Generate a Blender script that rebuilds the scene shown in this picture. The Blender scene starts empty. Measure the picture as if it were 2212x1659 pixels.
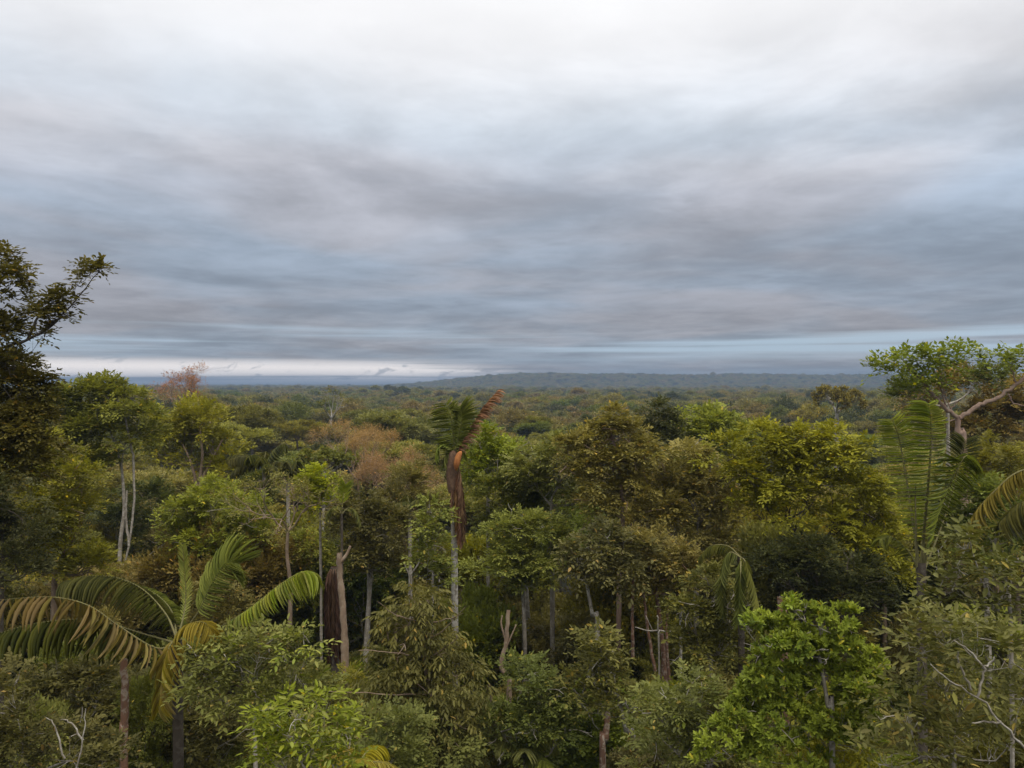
import bpy, math, random
import numpy as np
from mathutils import Vector, Matrix

sc = bpy.context.scene
R = math.radians
H = 40.0            # eye height: a platform a little above the canopy
FP = 1661.0         # focal length in units of a 2212-wide picture

# ------------------------------------------------------------------ camera
cam_d = bpy.data.cameras.new('camera')
cam = bpy.data.objects.new('camera', cam_d)
sc.collection.objects.link(cam)
cam.location = (0, 0, H)
cam.rotation_euler = (R(90), 0, 0)
cam_d.sensor_width = 36
cam_d.lens = 36 * FP / 2212
cam_d.clip_start = 0.1
cam_d.clip_end = 60000
sc.camera = cam

# ------------------------------------------------------------------ sky
SUN_EL, SUN_AZ = 58, 150      # azimuth from +Y towards +X
world = bpy.data.worlds.new('World')
sc.world = world
world.use_nodes = True


class NB:
    """small helper for writing node trees"""
    def __init__(s, nt):
        s.nt = nt
        nt.nodes.clear()

    def n(s, kind, **kw):
        nd = s.nt.nodes.new(kind)
        for k, v in kw.items():
            setattr(nd, k, v)
        return nd

    def l(s, a, b):
        s.nt.links.new(a, b)

    def put(s, sock, v):
        if isinstance(v, bpy.types.NodeSocket):
            s.l(v, sock)
        else:
            sock.default_value = v

    def m(s, op, a, b=0.0, c=None, clamp=False):
        nd = s.n('ShaderNodeMath', operation=op, use_clamp=clamp)
        s.put(nd.inputs[0], a)
        s.put(nd.inputs[1], b)
        if c is not None:
            s.put(nd.inputs[2], c)
        return nd.outputs[0]

    def smooth(s, v, lo, hi):
        nd = s.n('ShaderNodeMapRange', interpolation_type='SMOOTHSTEP')
        s.put(nd.inputs[0], v)
        s.put(nd.inputs[1], lo)
        s.put(nd.inputs[2], hi)
        return nd.outputs[0]

    def xyz(s, x, y, z):
        nd = s.n('ShaderNodeCombineXYZ')
        for i, v in enumerate((x, y, z)):
            s.put(nd.inputs[i], v)
        return nd.outputs[0]

    def noise(s, vec, scale, detail=4, rough=.5, dist=0.0):
        nd = s.n('ShaderNodeTexNoise')
        if vec is not None:
            s.put(nd.inputs['Vector'], vec)
        nd.inputs['Scale'].default_value = scale
        nd.inputs['Detail'].default_value = detail
        nd.inputs['Roughness'].default_value = rough
        nd.inputs['Distortion'].default_value = dist
        return nd.outputs[0]

    def mix(s, f, a, b, mode='MIX'):
        nd = s.n('ShaderNodeMix', data_type='RGBA', blend_type=mode)
        s.put(nd.inputs[0], f)
        s.put(nd.inputs[6], a)
        s.put(nd.inputs[7], b)
        return nd.outputs[2]

    def ramp(s, f, stops):
        nd = s.n('ShaderNodeValToRGB')
        el = nd.color_ramp.elements
        while len(el) < len(stops):
            el.new(0.5)
        for e, (p, c) in zip(el, stops):
            e.position = p
            e.color = (c[0], c[1], c[2], 1)
        s.put(nd.inputs[0], f)
        return nd.outputs[0]


def build_world():
    b = NB(world.node_tree)
    tc = b.n('ShaderNodeTexCoord')
    sp = b.n('ShaderNodeSeparateXYZ')
    b.l(tc.outputs['Generated'], sp.inputs[0])
    x, y, z = sp.outputs
    zc = b.m('MAXIMUM', z, 0.0)
    den = b.m('ADD', zc, 0.085)
    cx, cy = b.m('DIVIDE', x, den), b.m('DIVIDE', y, den)
    az = b.m('ARCTAN2', x, y)
    deck = b.xyz(cx, cy, 0.0)
    big = b.noise(deck, 0.38, 2, .45, .2)
    mid = b.noise(b.xyz(cx, cy, 3.1), 0.85, 8, .57, .35)
    fine = b.noise(b.xyz(cx, cy, 7.7), 2.4, 7, .6, .3)
    hue = b.noise(b.xyz(cx, cy, 11.0), 0.6, 3, .45, .4)
    # ragged elevation: the deck is thinner and brighter overhead (overcast sky)
    e = b.m('ADD', zc, b.m('MULTIPLY', b.m('SUBTRACT', big, .5), b.m('MULTIPLY', b.smooth(zc, .03, .4), .26)))
    e = b.m('ADD', e, b.m('MULTIPLY', b.m('SUBTRACT', mid, .5), b.m('MULTIPLY', b.smooth(zc, .02, .25), .10)))
    col = b.ramp(e, [(0.0, (.185, .192, .205)), (.04, (.200, .207, .225)), (.10, (.200, .209, .233)),
                     (.17, (.222, .238, .268)), (.24, (.285, .303, .338)), (.31, (.40, .41, .43)),
                     (.38, (.52, .52, .53)), (.46, (.60, .60, .605)), (1.0, (.98, .98, .985))])
    cloud = b.mix(1.0, col, (1.76, 1.76, 1.76, 1), 'MULTIPLY')
    over = b.m('ADD', 1.0, b.m('MULTIPLY', b.smooth(zc, .45, 1.0), .7))
    cloud = b.mix(1.0, cloud, b.xyz(over, over, over), 'MULTIPLY')
    tone = b.mix(b.smooth(hue, .36, .64), (1.02, .985, .985, 1), (.90, 1.0, 1.09, 1))
    cloud = b.mix(b.m('SUBTRACT', 1.0, b.smooth(zc, .25, .45)), cloud, b.mix(1.0, cloud, tone, 'MULTIPLY'))
    streak = b.m('ADD', .76, b.m('MULTIPLY', b.smooth(b.m('ADD', b.m('MULTIPLY', mid, .62), b.m('MULTIPLY', fine, .38)), .32, .70), .46))
    streak = b.mix(b.smooth(zc, .25, .5), b.xyz(streak, streak, streak), (1, 1, 1, 1))
    cloud = b.mix(1.0, cloud, streak, 'MULTIPLY')
    # clear strip under the far edge of the deck, over the left horizon
    band_n = b.noise(b.xyz(b.m('MULTIPLY', az, 1.6), b.m('MULTIPLY', zc, 95.0), 1.0), 1.0, 4, .55)
    left = b.smooth(b.m('ADD', b.m('MULTIPLY', az, -1.0), b.m('MULTIPLY', b.m('SUBTRACT', band_n, .5), .25)), -.02, .16)
    low = b.m('MULTIPLY', b.smooth(zc, -.001, .008), b.m('SUBTRACT', 1.0, b.smooth(zc, .019, .036)))
    strip = b.m('MULTIPLY', b.m('MULTIPLY', left, low), b.smooth(band_n, .30, .52))
    puff = b.noise(b.xyz(b.m('MULTIPLY', az, 26.0), b.m('MULTIPLY', b.m('ADD', zc, b.m('MULTIPLY', az, -.12)), 70.0), 5.0), 1.0, 4, .6, .6)
    strip = b.m('MULTIPLY', strip, b.m('SUBTRACT', 1.0, b.m('MULTIPLY', b.smooth(puff, .56, .70), .65)))
    cloud = b.mix(strip, cloud, (1.42, 1.30, 1.22, 1))
    # pale blue slits just above it
    slit_n = b.noise(b.xyz(b.m('MULTIPLY', az, 1.3), b.m('MULTIPLY', zc, 60.0), 9.0), 1.0, 3, .5)
    slit = b.m('MULTIPLY', b.m('MULTIPLY', b.smooth(zc, .025, .04), b.m('SUBTRACT', 1.0, b.smooth(zc, .055, .085))), b.smooth(slit_n, .47, .66))
    cloud = b.mix(b.m('MULTIPLY', slit, .75), cloud, (.55, .70, .83, 1))
    sky = b.n('ShaderNodeTexSky', sky_type='NISHITA', sun_disc=False)
    sky.sun_elevation = R(SUN_EL)
    sky.sun_rotation = R(SUN_AZ)
    sky.air_density = 1.0
    cloud10 = b.mix(1.0, cloud, (10, 10, 10, 1), 'MULTIPLY')
    final = b.mix(.965, sky.outputs[0], cloud10)
    bg = b.n('ShaderNodeBackground')
    b.l(final, bg.inputs[0])
    bg.inputs[1].default_value = 0.1
    out = b.n('ShaderNodeOutputWorld')
    b.l(bg.outputs[0], out.inputs[0])


build_world()

# ------------------------------------------------------------------ sun behind the cloud
sun_d = bpy.data.lights.new('sun', 'SUN')
sun_d.energy = 1.5
sun_d.angle = R(25)
sun_d.color = (1.0, .95, .87)
sun = bpy.data.objects.new('sun', sun_d)
sc.collection.objects.link(sun)
_az, _el = R(SUN_AZ), R(SUN_EL)
sun_dir = Vector((math.sin(_az) * math.cos(_el), math.cos(_az) * math.cos(_el), math.sin(_el)))
sun.rotation_euler = sun_dir.to_track_quat('Z', 'Y').to_euler()
sun.location = (0, 0, 200)

vs = sc.view_settings
vs.view_transform = 'Standard'
vs.look = 'None'
vs.gamma = 1
vs.exposure = 0.0
vs.use_curve_mapping = False
sc.render.engine = 'CYCLES'
cy = sc.cycles
cy.max_bounces = 5
cy.diffuse_bounces = 3
cy.glossy_bounces = 1
cy.transmission_bounces = 3
cy.volume_bounces = 0
cy.transparent_max_bounces = 6
cy.use_denoising = True
cy.caustics_reflective = False
cy.caustics_refractive = False


# ================================================================== helpers
def P(px, py, d):
    """a point seen at picture position (px, py) standing d metres away"""
    return np.array([(px - 1106) / FP * d, d, H - (py - 830) / FP * d])


def link(o):
    sc.collection.objects.link(o)
    return o


def mesh(name, V, F, mat, tint=None, smooth=False):
    V = np.asarray(V, np.float32).reshape(-1, 3)
    F = np.asarray(F, np.int32)
    k = F.shape[1]
    me = bpy.data.meshes.new(name)
    me.vertices.add(len(V))
    me.vertices.foreach_set('co', V.ravel())
    me.loops.add(F.size)
    me.loops.foreach_set('vertex_index', F.ravel())
    me.polygons.add(len(F))
    me.polygons.foreach_set('loop_start', np.arange(0, F.size, k, dtype=np.int32))
    if smooth:
        me.polygons.foreach_set('use_smooth', np.ones(len(F), bool))
    if tint is not None:
        a = me.attributes.new('tint', 'FLOAT', 'FACE')
        a.data.foreach_set('value', np.asarray(tint, np.float32))
    me.materials.append(mat)
    me.update()
    return me


def obj(name, me, parent=None, kind=None):
    o = link(bpy.data.objects.new(name, me))
    if parent is not None:
        o.parent = parent
    if kind:
        o['kind'] = kind
    return o


def root(name, label, cat, loc, group=None):
    o = link(bpy.data.objects.new(name, None))
    o.location = [float(v) for v in loc]
    o.empty_display_size = .5
    o['label'] = label
    o['category'] = cat
    if group:
        o['group'] = group
    return o


def nrm(a):
    return a / np.maximum(np.linalg.norm(a, axis=-1, keepdims=True), 1e-9)


UP = np.array([0., 0., 1.])


class Tubes:
    def __init__(s):
        s.V, s.F, s.n = [], [], 0

    def add(s, pts, rad, sides=6, cap=False):
        pts = np.asarray(pts, float)
        rad = np.asarray(rad, float)
        T = np.gradient(pts, axis=0)
        T = nrm(T)
        ref = np.array([1., 0, 0]) if abs(T[0][0]) < .8 else np.array([0, 1., 0])
        A = nrm(np.cross(T, ref))
        B = np.cross(T, A)
        an = np.linspace(0, 2 * np.pi, sides, endpoint=False)
        ring = A[:, None, :] * np.cos(an)[None, :, None] + B[:, None, :] * np.sin(an)[None, :, None]
        V = (pts[:, None, :] + ring * rad[:, None, None]).reshape(-1, 3)
        m = len(pts)
        i, j = np.meshgrid(np.arange(m - 1), np.arange(sides), indexing='ij')
        j2 = (j + 1) % sides
        F = np.stack([i * sides + j, i * sides + j2, (i + 1) * sides + j2, (i + 1) * sides + j], -1).reshape(-1, 4)
        s.V.append(V)
        s.F.append(F + s.n)
        s.n += len(V)
        if cap:
            c = (m - 1) * sides
            for q in range(1, sides - 2, 2):
                s.F.append(np.array([[c, c + q, c + q + 1, c + q + 2]]) + s.n - len(V))

    def mesh(s, name, mat, off=(0, 0, 0)):
        return mesh(name, np.concatenate(s.V) - np.asarray(off), np.concatenate(s.F), mat, smooth=True)


def wiggly(a, b, n, amp, rng):
    t = np.linspace(0, 1, n)[:, None]
    p = np.asarray(a) * (1 - t) + np.asarray(b) * t
    k = rng.normal(0, amp, (n, 3)) * np.sin(np.pi * t)
    return p + k


def catmull(pts, n):
    pts = np.asarray(pts, float)
    q = np.vstack([2 * pts[0] - pts[1], pts, 2 * pts[-1] - pts[-2]])
    m = len(pts) - 1
    out = []
    for u in np.linspace(0, m, n):
        i = min(int(u), m - 1)
        t = u - i
        a, b_, c, d = q[i:i + 4]
        out.append(.5 * (2 * b_ + (c - a) * t + (2 * a - 5 * b_ + 4 * c - d) * t * t + (3 * b_ - a - 3 * c + d) * t ** 3))
    return np.array(out)


# ------------------------------------------------------------------ materials
LEAF = (1.76, 1.50, 1.28)


def leaf_mat(name, A, B, rough=.5, trans=.32, vary=.16):
    m = bpy.data.materials.new(name)
    m.use_nodes = True
    b = NB(m.node_tree)
    at = b.n('ShaderNodeAttribute', attribute_name='tint')
    oi = b.n('ShaderNodeObjectInfo')
    A, B = [q * w for q, w in zip(A, LEAF)], [q * w for q, w in zip(B, LEAF)]
    c = b.mix(at.outputs['Fac'], (*A, 1), (*B, 1))
    # a few leaves are yellowing
    c = b.mix(b.smooth(at.outputs['Fac'], .985, .995), c, (B[0] * 1.5 + .02, B[1] * 1.15 + .01, B[2] * .9, 1))
    hs = b.n('ShaderNodeHueSaturation')
    rnd = oi.outputs['Random']
    b.put(hs.inputs['Hue'], b.m('ADD', .485, b.m('MULTIPLY', b.m('FRACT', b.m('MULTIPLY', rnd, 7.31)), .03)))
    b.put(hs.inputs['Saturation'], b.m('ADD', .88, b.m('MULTIPLY', b.m('FRACT', b.m('MULTIPLY', rnd, 3.7)), .2)))
    b.put(hs.inputs['Value'], b.m('ADD', 1 - vary, b.m('MULTIPLY', rnd, 2 * vary)))
    b.l(c, hs.inputs['Color'])
    pb = b.n('ShaderNodeBsdfPrincipled')
    b.l(hs.outputs[0], pb.inputs['Base Color'])
    pb.inputs['Roughness'].default_value = rough
    pb.inputs['Specular IOR Level'].default_value = .10
    tr = b.n('ShaderNodeBsdfTranslucent')
    b.l(b.mix(1.0, hs.outputs[0], (1.15, 1.15, .7, 1), 'MULTIPLY'), tr.inputs[0])
    mx = b.n('ShaderNodeMixShader')
    mx.inputs[0].default_value = trans
    b.l(pb.outputs[0], mx.inputs[1])
    b.l(tr.outputs[0], mx.inputs[2])
    o = b.n('ShaderNodeOutputMaterial')
    b.l(mx.outputs[0], o.inputs[0])
    return m


def bark_mat(name, A, B, spot, spot_amt=.5, scale=3.0):
    m = bpy.data.materials.new(name)
    m.use_nodes = True
    b = NB(m.node_tree)
    ge = b.n('ShaderNodeNewGeometry')
    mp = b.n('ShaderNodeMapping')
    mp.inputs['Scale'].default_value = (1, 1, .45)
    b.l(ge.outputs['Position'], mp.inputs[0])
    n1 = b.noise(mp.outputs[0], scale, 5, .6)
    n2 = b.noise(ge.outputs['Position'], scale * 1.7, 3, .6, .6)
    n3 = b.noise(mp.outputs[0], scale * 9, 3, .6)
    c = b.mix(b.smooth(n1, .35, .65), (*A, 1), (*B, 1))
    c = b.mix(b.m('MULTIPLY', b.smooth(n2, .5, .6), spot_amt), c, (*spot, 1))
    c = b.mix(b.m('MULTIPLY', n3, .35), c, b.mix(1.0, c, (.45, .42, .38, 1), 'MULTIPLY'))
    pb = b.n('ShaderNodeBsdfPrincipled')
    b.l(c, pb.inputs['Base Color'])
    pb.inputs['Roughness'].default_value = .85
    pb.inputs['Specular IOR Level'].default_value = .15
    bp = b.n('ShaderNodeBump')
    bp.inputs['Strength'].default_value = .5
    bp.inputs['Distance'].default_value = .03
    b.l(n3, bp.inputs['Height'])
    b.l(bp.outputs[0], pb.inputs['Normal'])
    o = b.n('ShaderNodeOutputMaterial')
    b.l(pb.outputs[0], o.inputs[0])
    return m


LM = {
    'olive': leaf_mat('olive_leaf', (.062, .067, .013), (.165, .166, .032)),
    'yolive': leaf_mat('yellowish_olive_leaf', (.068, .075, .014), (.190, .192, .038)),
    'palmskirt': leaf_mat('dead_skirt', (.045, .028, .017), (.10, .065, .04), rough=.9, trans=.05),
    'green': leaf_mat('green_leaf', (.042, .058, .012), (.108, .135, .025)),
    'bush': leaf_mat('fresh_green_leaf', (.052, .086, .012), (.140, .200, .026)),
    'bright': leaf_mat('yellow_green_leaf', (.090, .120, .013), (.200, .235, .026)),
    'lush': leaf_mat('lush_leaf', (.058, .082, .013), (.160, .195, .030)),
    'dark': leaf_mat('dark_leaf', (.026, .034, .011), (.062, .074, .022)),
    'brown': leaf_mat('brown_olive_leaf', (.072, .068, .019), (.168, .150, .042)),
    'grey': leaf_mat('grey_green_leaf', (.042, .048, .014), (.112, .120, .034)),
    'rust': leaf_mat('rust_leaf', (.13, .080, .034), (.24, .155, .070)),
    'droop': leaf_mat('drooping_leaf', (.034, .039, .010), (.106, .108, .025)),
    'palmtan': leaf_mat('palm_leaflet_tan', (.15, .105, .062), (.26, .19, .12), rough=.8, trans=.1),
    'tip': leaf_mat('orange_tip', (.20, .095, .03), (.32, .17, .05)),
    'palm': leaf_mat('palm_leaflet', (.058, .076, .018), (.130, .158, .034), rough=.4, vary=.12),
    'palmdark': leaf_mat('palm_leaflet_dark', (.028, .035, .011), (.074, .082, .022), rough=.4),
    'palmlight': leaf_mat('palm_leaflet_light', (.092, .128, .020), (.165, .205, .034), rough=.4, trans=.35),
    'palmyellow': leaf_mat('palm_leaflet_yellow', (.12, .115, .020), (.205, .188, .036), rough=.45),
    'palmbuff': leaf_mat('palm_leaflet_buff', (.088, .076, .024), (.155, .130, .044), rough=.5),
    'palmdead': leaf_mat('palm_leaflet_dead', (.085, .050, .028), (.190, .125, .075), rough=.8, trans=.08),
}
BM = {
    'pale': bark_mat('pale_bark', (.34, .30, .24), (.22, .19, .15), (.46, .43, .37), .6),
    'white': bark_mat('white_bark', (.42, .40, .35), (.26, .23, .19), (.13, .11, .08), .75, 4),
    'tan': bark_mat('tan_bark', (.30, .215, .145), (.20, .14, .095), (.36, .30, .22), .4),
    'red': bark_mat('reddish_bark', (.20, .105, .062), (.13, .075, .05), (.36, .32, .25), .55, 3.5),
    'dark': bark_mat('dark_bark', (.095, .075, .055), (.06, .048, .036), (.16, .14, .11), .4),
    'pink': bark_mat('pink_tan_bark', (.33, .225, .165), (.24, .16, .12), (.30, .26, .20), .35),
    'rachis': bark_mat('palm_rachis', (.17, .155, .06), (.12, .11, .045), (.2, .16, .08), .3),
    'sheath': bark_mat('dry_sheath', (.13, .075, .045), (.085, .05, .032), (.2, .13, .08), .4, 5),
    'bract': bark_mat('orange_bract', (.40, .155, .045), (.30, .11, .035), (.45, .2, .07), .4, 7),
}


# ------------------------------------------------------------------ leaves
def leaf_mesh_arrays(Pb, D, N, L, W, fine):
    """leaf blades; fine: six-point folded blade (2 quads), else one folded diamond"""
    D = nrm(D)
    N = N - D * np.sum(N * D, -1, keepdims=True)
    N = nrm(N)
    S = np.cross(D, N)
    L = np.asarray(L)[:, None]
    W = np.asarray(W)[:, None]
    n = len(Pb)
    if fine:
        f = W * .18
        v = [Pb,
             Pb + D * L * .34 + S * W * .46 + N * f, Pb + D * L * .72 + S * W * .38 + N * f * .7,
             Pb + D * L - N * W * .12,
             Pb + D * L * .72 - S * W * .38 + N * f * .7, Pb + D * L * .34 - S * W * .46 + N * f]
        V = np.stack(v, 1).reshape(-1, 3)
        o = (np.arange(n) * 6)[:, None]
        F = np.concatenate([o + np.array([[0, 1, 2, 3]]), o + np.array([[0, 3, 4, 5]])], 1).reshape(-1, 4)
        return V, F, 2
    v = [Pb, Pb + D * L * .5 + S * W * .5 + N * W * .12, Pb + D * L, Pb + D * L * .5 - S * W * .5 + N * W * .12]
    V = np.stack(v, 1).reshape(-1, 3)
    F = (np.arange(n) * 4)[:, None] + np.array([[0, 1, 2, 3]])
    return V, F, 1


def sprays(rng, base, axis, k, L, W, mode, droop, tint):
    """leaves on twigs: alternate along the twig, in a whorl at its end, or hanging"""
    S = len(base)
    axis = nrm(axis)
    side = nrm(np.cross(axis, UP) + rng.normal(0, .15, (S, 3)))
    nn = nrm(np.cross(side, axis))
    nn *= np.where(nn[:, 2:3] < 0, -1, 1)
    outP, outD, outN = [], [], []
    ls = L * (2.6 if mode != 'rosette' else .8)
    ph = rng.random(S) * 6.28
    for i in range(k):
        t = (i + .6) / k
        if mode == 'rosette':
            an = (ph + i * 2.399)[:, None]
            rad = side * np.cos(an) + nn * np.sin(an)
            p = base + axis * ls * (.4 + .6 * t)
            D = axis * (.45 + .7 * t) + rad * .8 + rng.normal(0, .15, (S, 3)) - UP * droop
            N = axis * .9 - rad * .45 + UP * .5
        else:
            sg = 1 if i % 2 else -1
            p = base + axis * ls * t - UP * (droop * ls * t * t)
            w = 0.3 if i == k - 1 else .95
            D = axis * (.55 + .4 * t) + side * sg * w - UP * droop * (2.2 if mode == 'hang' else .7) + rng.normal(0, .2, (S, 3))
            N = nn + rng.normal(0, .33, (S, 3)) + UP * .35
        outP.append(p)
        outD.append(D)
        outN.append(N)
    Pb, D, N = (np.concatenate(a) for a in (outP, outD, outN))
    n = len(Pb)
    sz = rng.uniform(.5, 1.28, n)
    tt = np.clip(np.tile(tint, k) * .75 + rng.random(n) * .3 - .04, 0, .97)
    tt[rng.random(n) < .018] = 1.0
    return Pb, D, N, L * sz, W * sz * rng.uniform(.85, 1.1, n), tt


def fill_lobe(rng, c, rx, rz, sp, rc, dens=1.0):
    """sub-clumps over the upper and outer shell of one lobe, leaf sprays over each"""
    L, W, k = sp['L'], sp['W'], sp.get('k', 7)
    nc = max(5, int(3.2 * (rx / rc) ** 1.6))
    u = nrm(rng.normal(0, 1, (nc, 3)))
    low = u[:, 2] < -.35
    u[low, 2] *= -1
    q = rng.random(nc)
    rr = np.where(q < .62, rng.uniform(.65, 1.02, nc), np.where(q < .82, rng.uniform(.25, .65, nc), rng.uniform(1.02, 1.38, nc)))[:, None]
    C = c + u * np.array([rx, rx, rz]) * rr
    cr = rc * rng.uniform(.5, 1.35, nc) * np.where(rr[:, 0] > 1.02, .75, 1)
    cov = sp.get('cov', 1.25) * dens
    area = 4 * np.pi * rc * rc * .62
    ns = max(3, int(cov * area / (L * W * .6) / k))
    idx = np.repeat(np.arange(nc), ns)
    S = len(idx)
    v = nrm(rng.normal(0, 1, (S, 3)) + UP * .45 + u[idx] * .55)
    fl = sp.get('flat', .62)
    base = C[idx] + v * np.array([1, 1, fl]) * (cr[idx] * rng.uniform(.35, 1.05, S))[:, None]
    ax = v * np.array([1, 1, .6]) + u[idx] * .35 + UP * sp.get('lift', .15) + rng.normal(0, .3, (S, 3))
    ct = rng.uniform(0, 1, nc)
    tint = np.clip(ct[idx] * .7 + rng.random(S) * .3, 0, 1)
    return sprays(rng, base, ax, k, L, W, sp.get('mode', 'spray'), sp.get('droop', .25), tint), C, cr


SP = {
    'broad':  dict(L=.20, W=.095, k=7, droop=.3),
    'small':  dict(L=.14, W=.07, k=8, droop=.2),
    'feather': dict(L=.24, W=.10, k=8, droop=.15, flat=.42, lift=.05),
    'whorl':  dict(L=.125, W=.05, k=8, mode='rosette', droop=.0, lift=1.0, cov=1.5),
    'big':    dict(L=.26, W=.115, k=6, droop=.35),
    'hang':   dict(L=.21, W=.075, k=8, mode='hang', droop=.5),
    'sparse': dict(L=.17, W=.09, k=6, droop=.2, cov=.55),
    'mid':    dict(L=.30, W=.18, k=6, droop=.15, cov=1.15, lift=.3),
    'midflat': dict(L=.29, W=.17, k=6, droop=.12, cov=1.2, flat=.42, lift=.2),
}


def spec(name, **kw):
    d = dict(SP[name])
    d.update(kw)
    return d


def crown_parts(rng, lobes, sp, rc, fork, bark_r, tubes, dens=1.0, zsq=.85):
    """leaf arrays for all lobes; limbs from the fork into each lobe and its clumps"""
    acc = []
    nodes, nrad = None, None
    if tubes is not None:
        nodes, nrad = [np.asarray(fork, float)], [bark_r]
        lobes = sorted(lobes, key=lambda q: np.linalg.norm(np.asarray(q[0]) - fork))
    for (c, r) in lobes:
        c = np.asarray(c, float)
        a, C, cr = fill_lobe(rng, c, r, r * zsq, sp, min(rc, r * .6), dens)
        acc.append(a)
        if tubes is not None:
            ctr = c - UP * r * .25
            A = np.array(nodes)
            k = int(np.argmin(np.linalg.norm(A - ctr, axis=1) + .3 * np.linalg.norm(A - fork, axis=1) + 1.2 * np.maximum(0, A[:, 2] - ctr[2])))
            st, r0 = nodes[k], nrad[k]
            mid = st * .5 + ctr * .5 - UP * .1 * np.linalg.norm(ctr - st) + rng.normal(0, .1 * r, 3)
            pth = catmull([st, mid, ctr], 7)
            rr = np.linspace(r0, max(r0 * .5, .006), 7)
            tubes.add(pth, rr, 6)
            nodes += list(pth[2:])
            nrad += list(rr[2:] * .85)
            for q in rng.permutation(len(C))[:9]:
                e = C[q] - UP * cr[q] * .2
                tubes.add(wiggly(pth[rng.integers(4, 7)], e, 5, .06 * r, rng), np.linspace(rr[-1] * .8, rr[-1] * .2, 5), 4)
    return [np.concatenate([a[i] for a in acc]) for i in range(6)]


UNIT_LEAF = {}


def unit_leaf(matkey):
    if matkey not in UNIT_LEAF:
        V, F, q = leaf_mesh_arrays(np.zeros((1, 3)), np.array([[0, 1., 0]]), np.array([[0, 0, 1.]]), np.ones(1), np.ones(1), True)
        UNIT_LEAF[matkey] = [mesh('leaf', V, F, LM[matkey], [t, t]) for t in (.15, .5, .9)]
    return UNIT_LEAF[matkey]


def leaf_objects(arr, pick, matkey, parent, off):
    Pb, D, N, L, W, T = arr
    D = nrm(D)
    N = nrm(N - D * np.sum(N * D, -1, keepdims=True))
    S = np.cross(D, N)
    ml = unit_leaf(matkey)
    for i in pick:
        o = obj('leaf', ml[min(2, int(T[i] * 3))], parent)
        s, d, n = S[i] * W[i], D[i] * L[i], N[i] * W[i]
        p = Pb[i] - off
        o.matrix_local = Matrix(((s[0], d[0], n[0], p[0]), (s[1], d[1], n[1], p[1]), (s[2], d[2], n[2], p[2]), (0, 0, 0, 1)))


SEED = [100]


def hero(name, label, lobes, d, matkey, sp, bark='pale', rc=.7, trunk=None, base_px=None, tr=.16,
         fine=True, dens=1.0, zsq=.85, group=None, own_leaves=0, cat='tree', extra=None, limb=None):
    """a tree whose crown is a set of lobes (px, py, r_px[, depth offset]) seen at distance d"""
    SEED[0] += 1
    rng = np.random.default_rng(SEED[0])
    lb = []
    for q in lobes:
        dd = d + (q[3] if len(q) > 3 else rng.uniform(-.35, .35) * q[2] / FP * d)
        lb.append((P(q[0], q[1], dd), q[2] / FP * d))
    cs = np.array([c for c, r in lb])
    w = np.array([r for c, r in lb])
    cen = (cs * w[:, None]).sum(0) / w.sum()
    zlow = min(c[2] - r for c, r in lb)
    if trunk is not None:
        tp = [P(a, b_, d) for a, b_ in trunk]
    else:
        bx = cen[0] if base_px is None else P(base_px, 0, d)[0]
        tp = [np.array([cen[0], cen[1], zlow + .35 * (cen[2] - zlow)]), np.array([(cen[0] + bx) / 2 + rng.normal(0, .15), cen[1], zlow * .85])]
    last = tp[-1]
    foot = np.array([last[0] + rng.normal(0, .2), last[1], 0.0])
    pts = catmull(np.array(tp + [foot * .5 + last * .5 + np.array([rng.normal(0, .15), 0, 0]), foot]), 6 * len(tp) + 6)
    o = root(name, label, cat, foot, group)
    tb = Tubes()
    rad = np.linspace(tr * .75, tr * 1.7, len(pts)) * (1 + .06 * rng.standard_normal(len(pts)))
    tb.add(pts, rad, 9)
    obj('trunk', tb.mesh('trunk', BM[bark], foot), o)
    br = Tubes()
    arr = crown_parts(rng, lb, sp, rc, tp[0], limb or tr * .6, br, dens, zsq)
    if d < 46:
        for c, r in lb:
            for _ in range(3):
                u = nrm(rng.normal(0, 1, 3) + np.array([0, -.8, .1]))
                a0 = c + u * r * rng.uniform(.55, .85)
                dr = nrm(u * .45 + rng.normal(0, .7, 3) + UP * .15)
                ln = min(1.3, r * rng.uniform(.5, 1.1))
                r0 = min(.024, .0009 * d) * rng.uniform(.6, 1.1)
                q = catmull([a0, a0 + dr * ln * .5 + rng.normal(0, .1 * ln, 3), a0 + dr * ln], 6)
                br.add(q, np.linspace(r0, r0 * .35, 6), 4)
                d2 = nrm(dr + rng.normal(0, .6, 3))
                br.add(catmull([q[3], q[3] + d2 * ln * .25 + rng.normal(0, .03, 3), q[3] + d2 * ln * .5], 5), np.linspace(r0 * .65, r0 * .25, 5), 4)
    if extra:
        extra(br, rng)
    obj('branches', br.mesh('branches', BM[bark], foot), o)
    keep = np.ones(len(arr[0]), bool)
    if own_leaves:
        dist = np.linalg.norm(arr[0] - np.array([0, 0, H]), axis=1)
        vx = np.abs(arr[0][:, 0] / arr[0][:, 1]) < .66
        vz = (H - arr[0][:, 2]) / arr[0][:, 1] < .49
        cand = np.where(vx & vz)[0]
        score = dist[cand] - 6 * arr[3][cand]
        pick = cand[np.argsort(score)[:own_leaves]]
        leaf_objects(arr, pick, matkey, o, foot)
        keep[pick] = False
    V, F, q = leaf_mesh_arrays(arr[0][keep] - foot, arr[1][keep], arr[2][keep], arr[3][keep], arr[4][keep], fine)
    obj('crown', mesh('crown', V, F, LM[matkey], np.repeat(arr[5][keep], q)), o, 'stuff')
    return o


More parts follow.
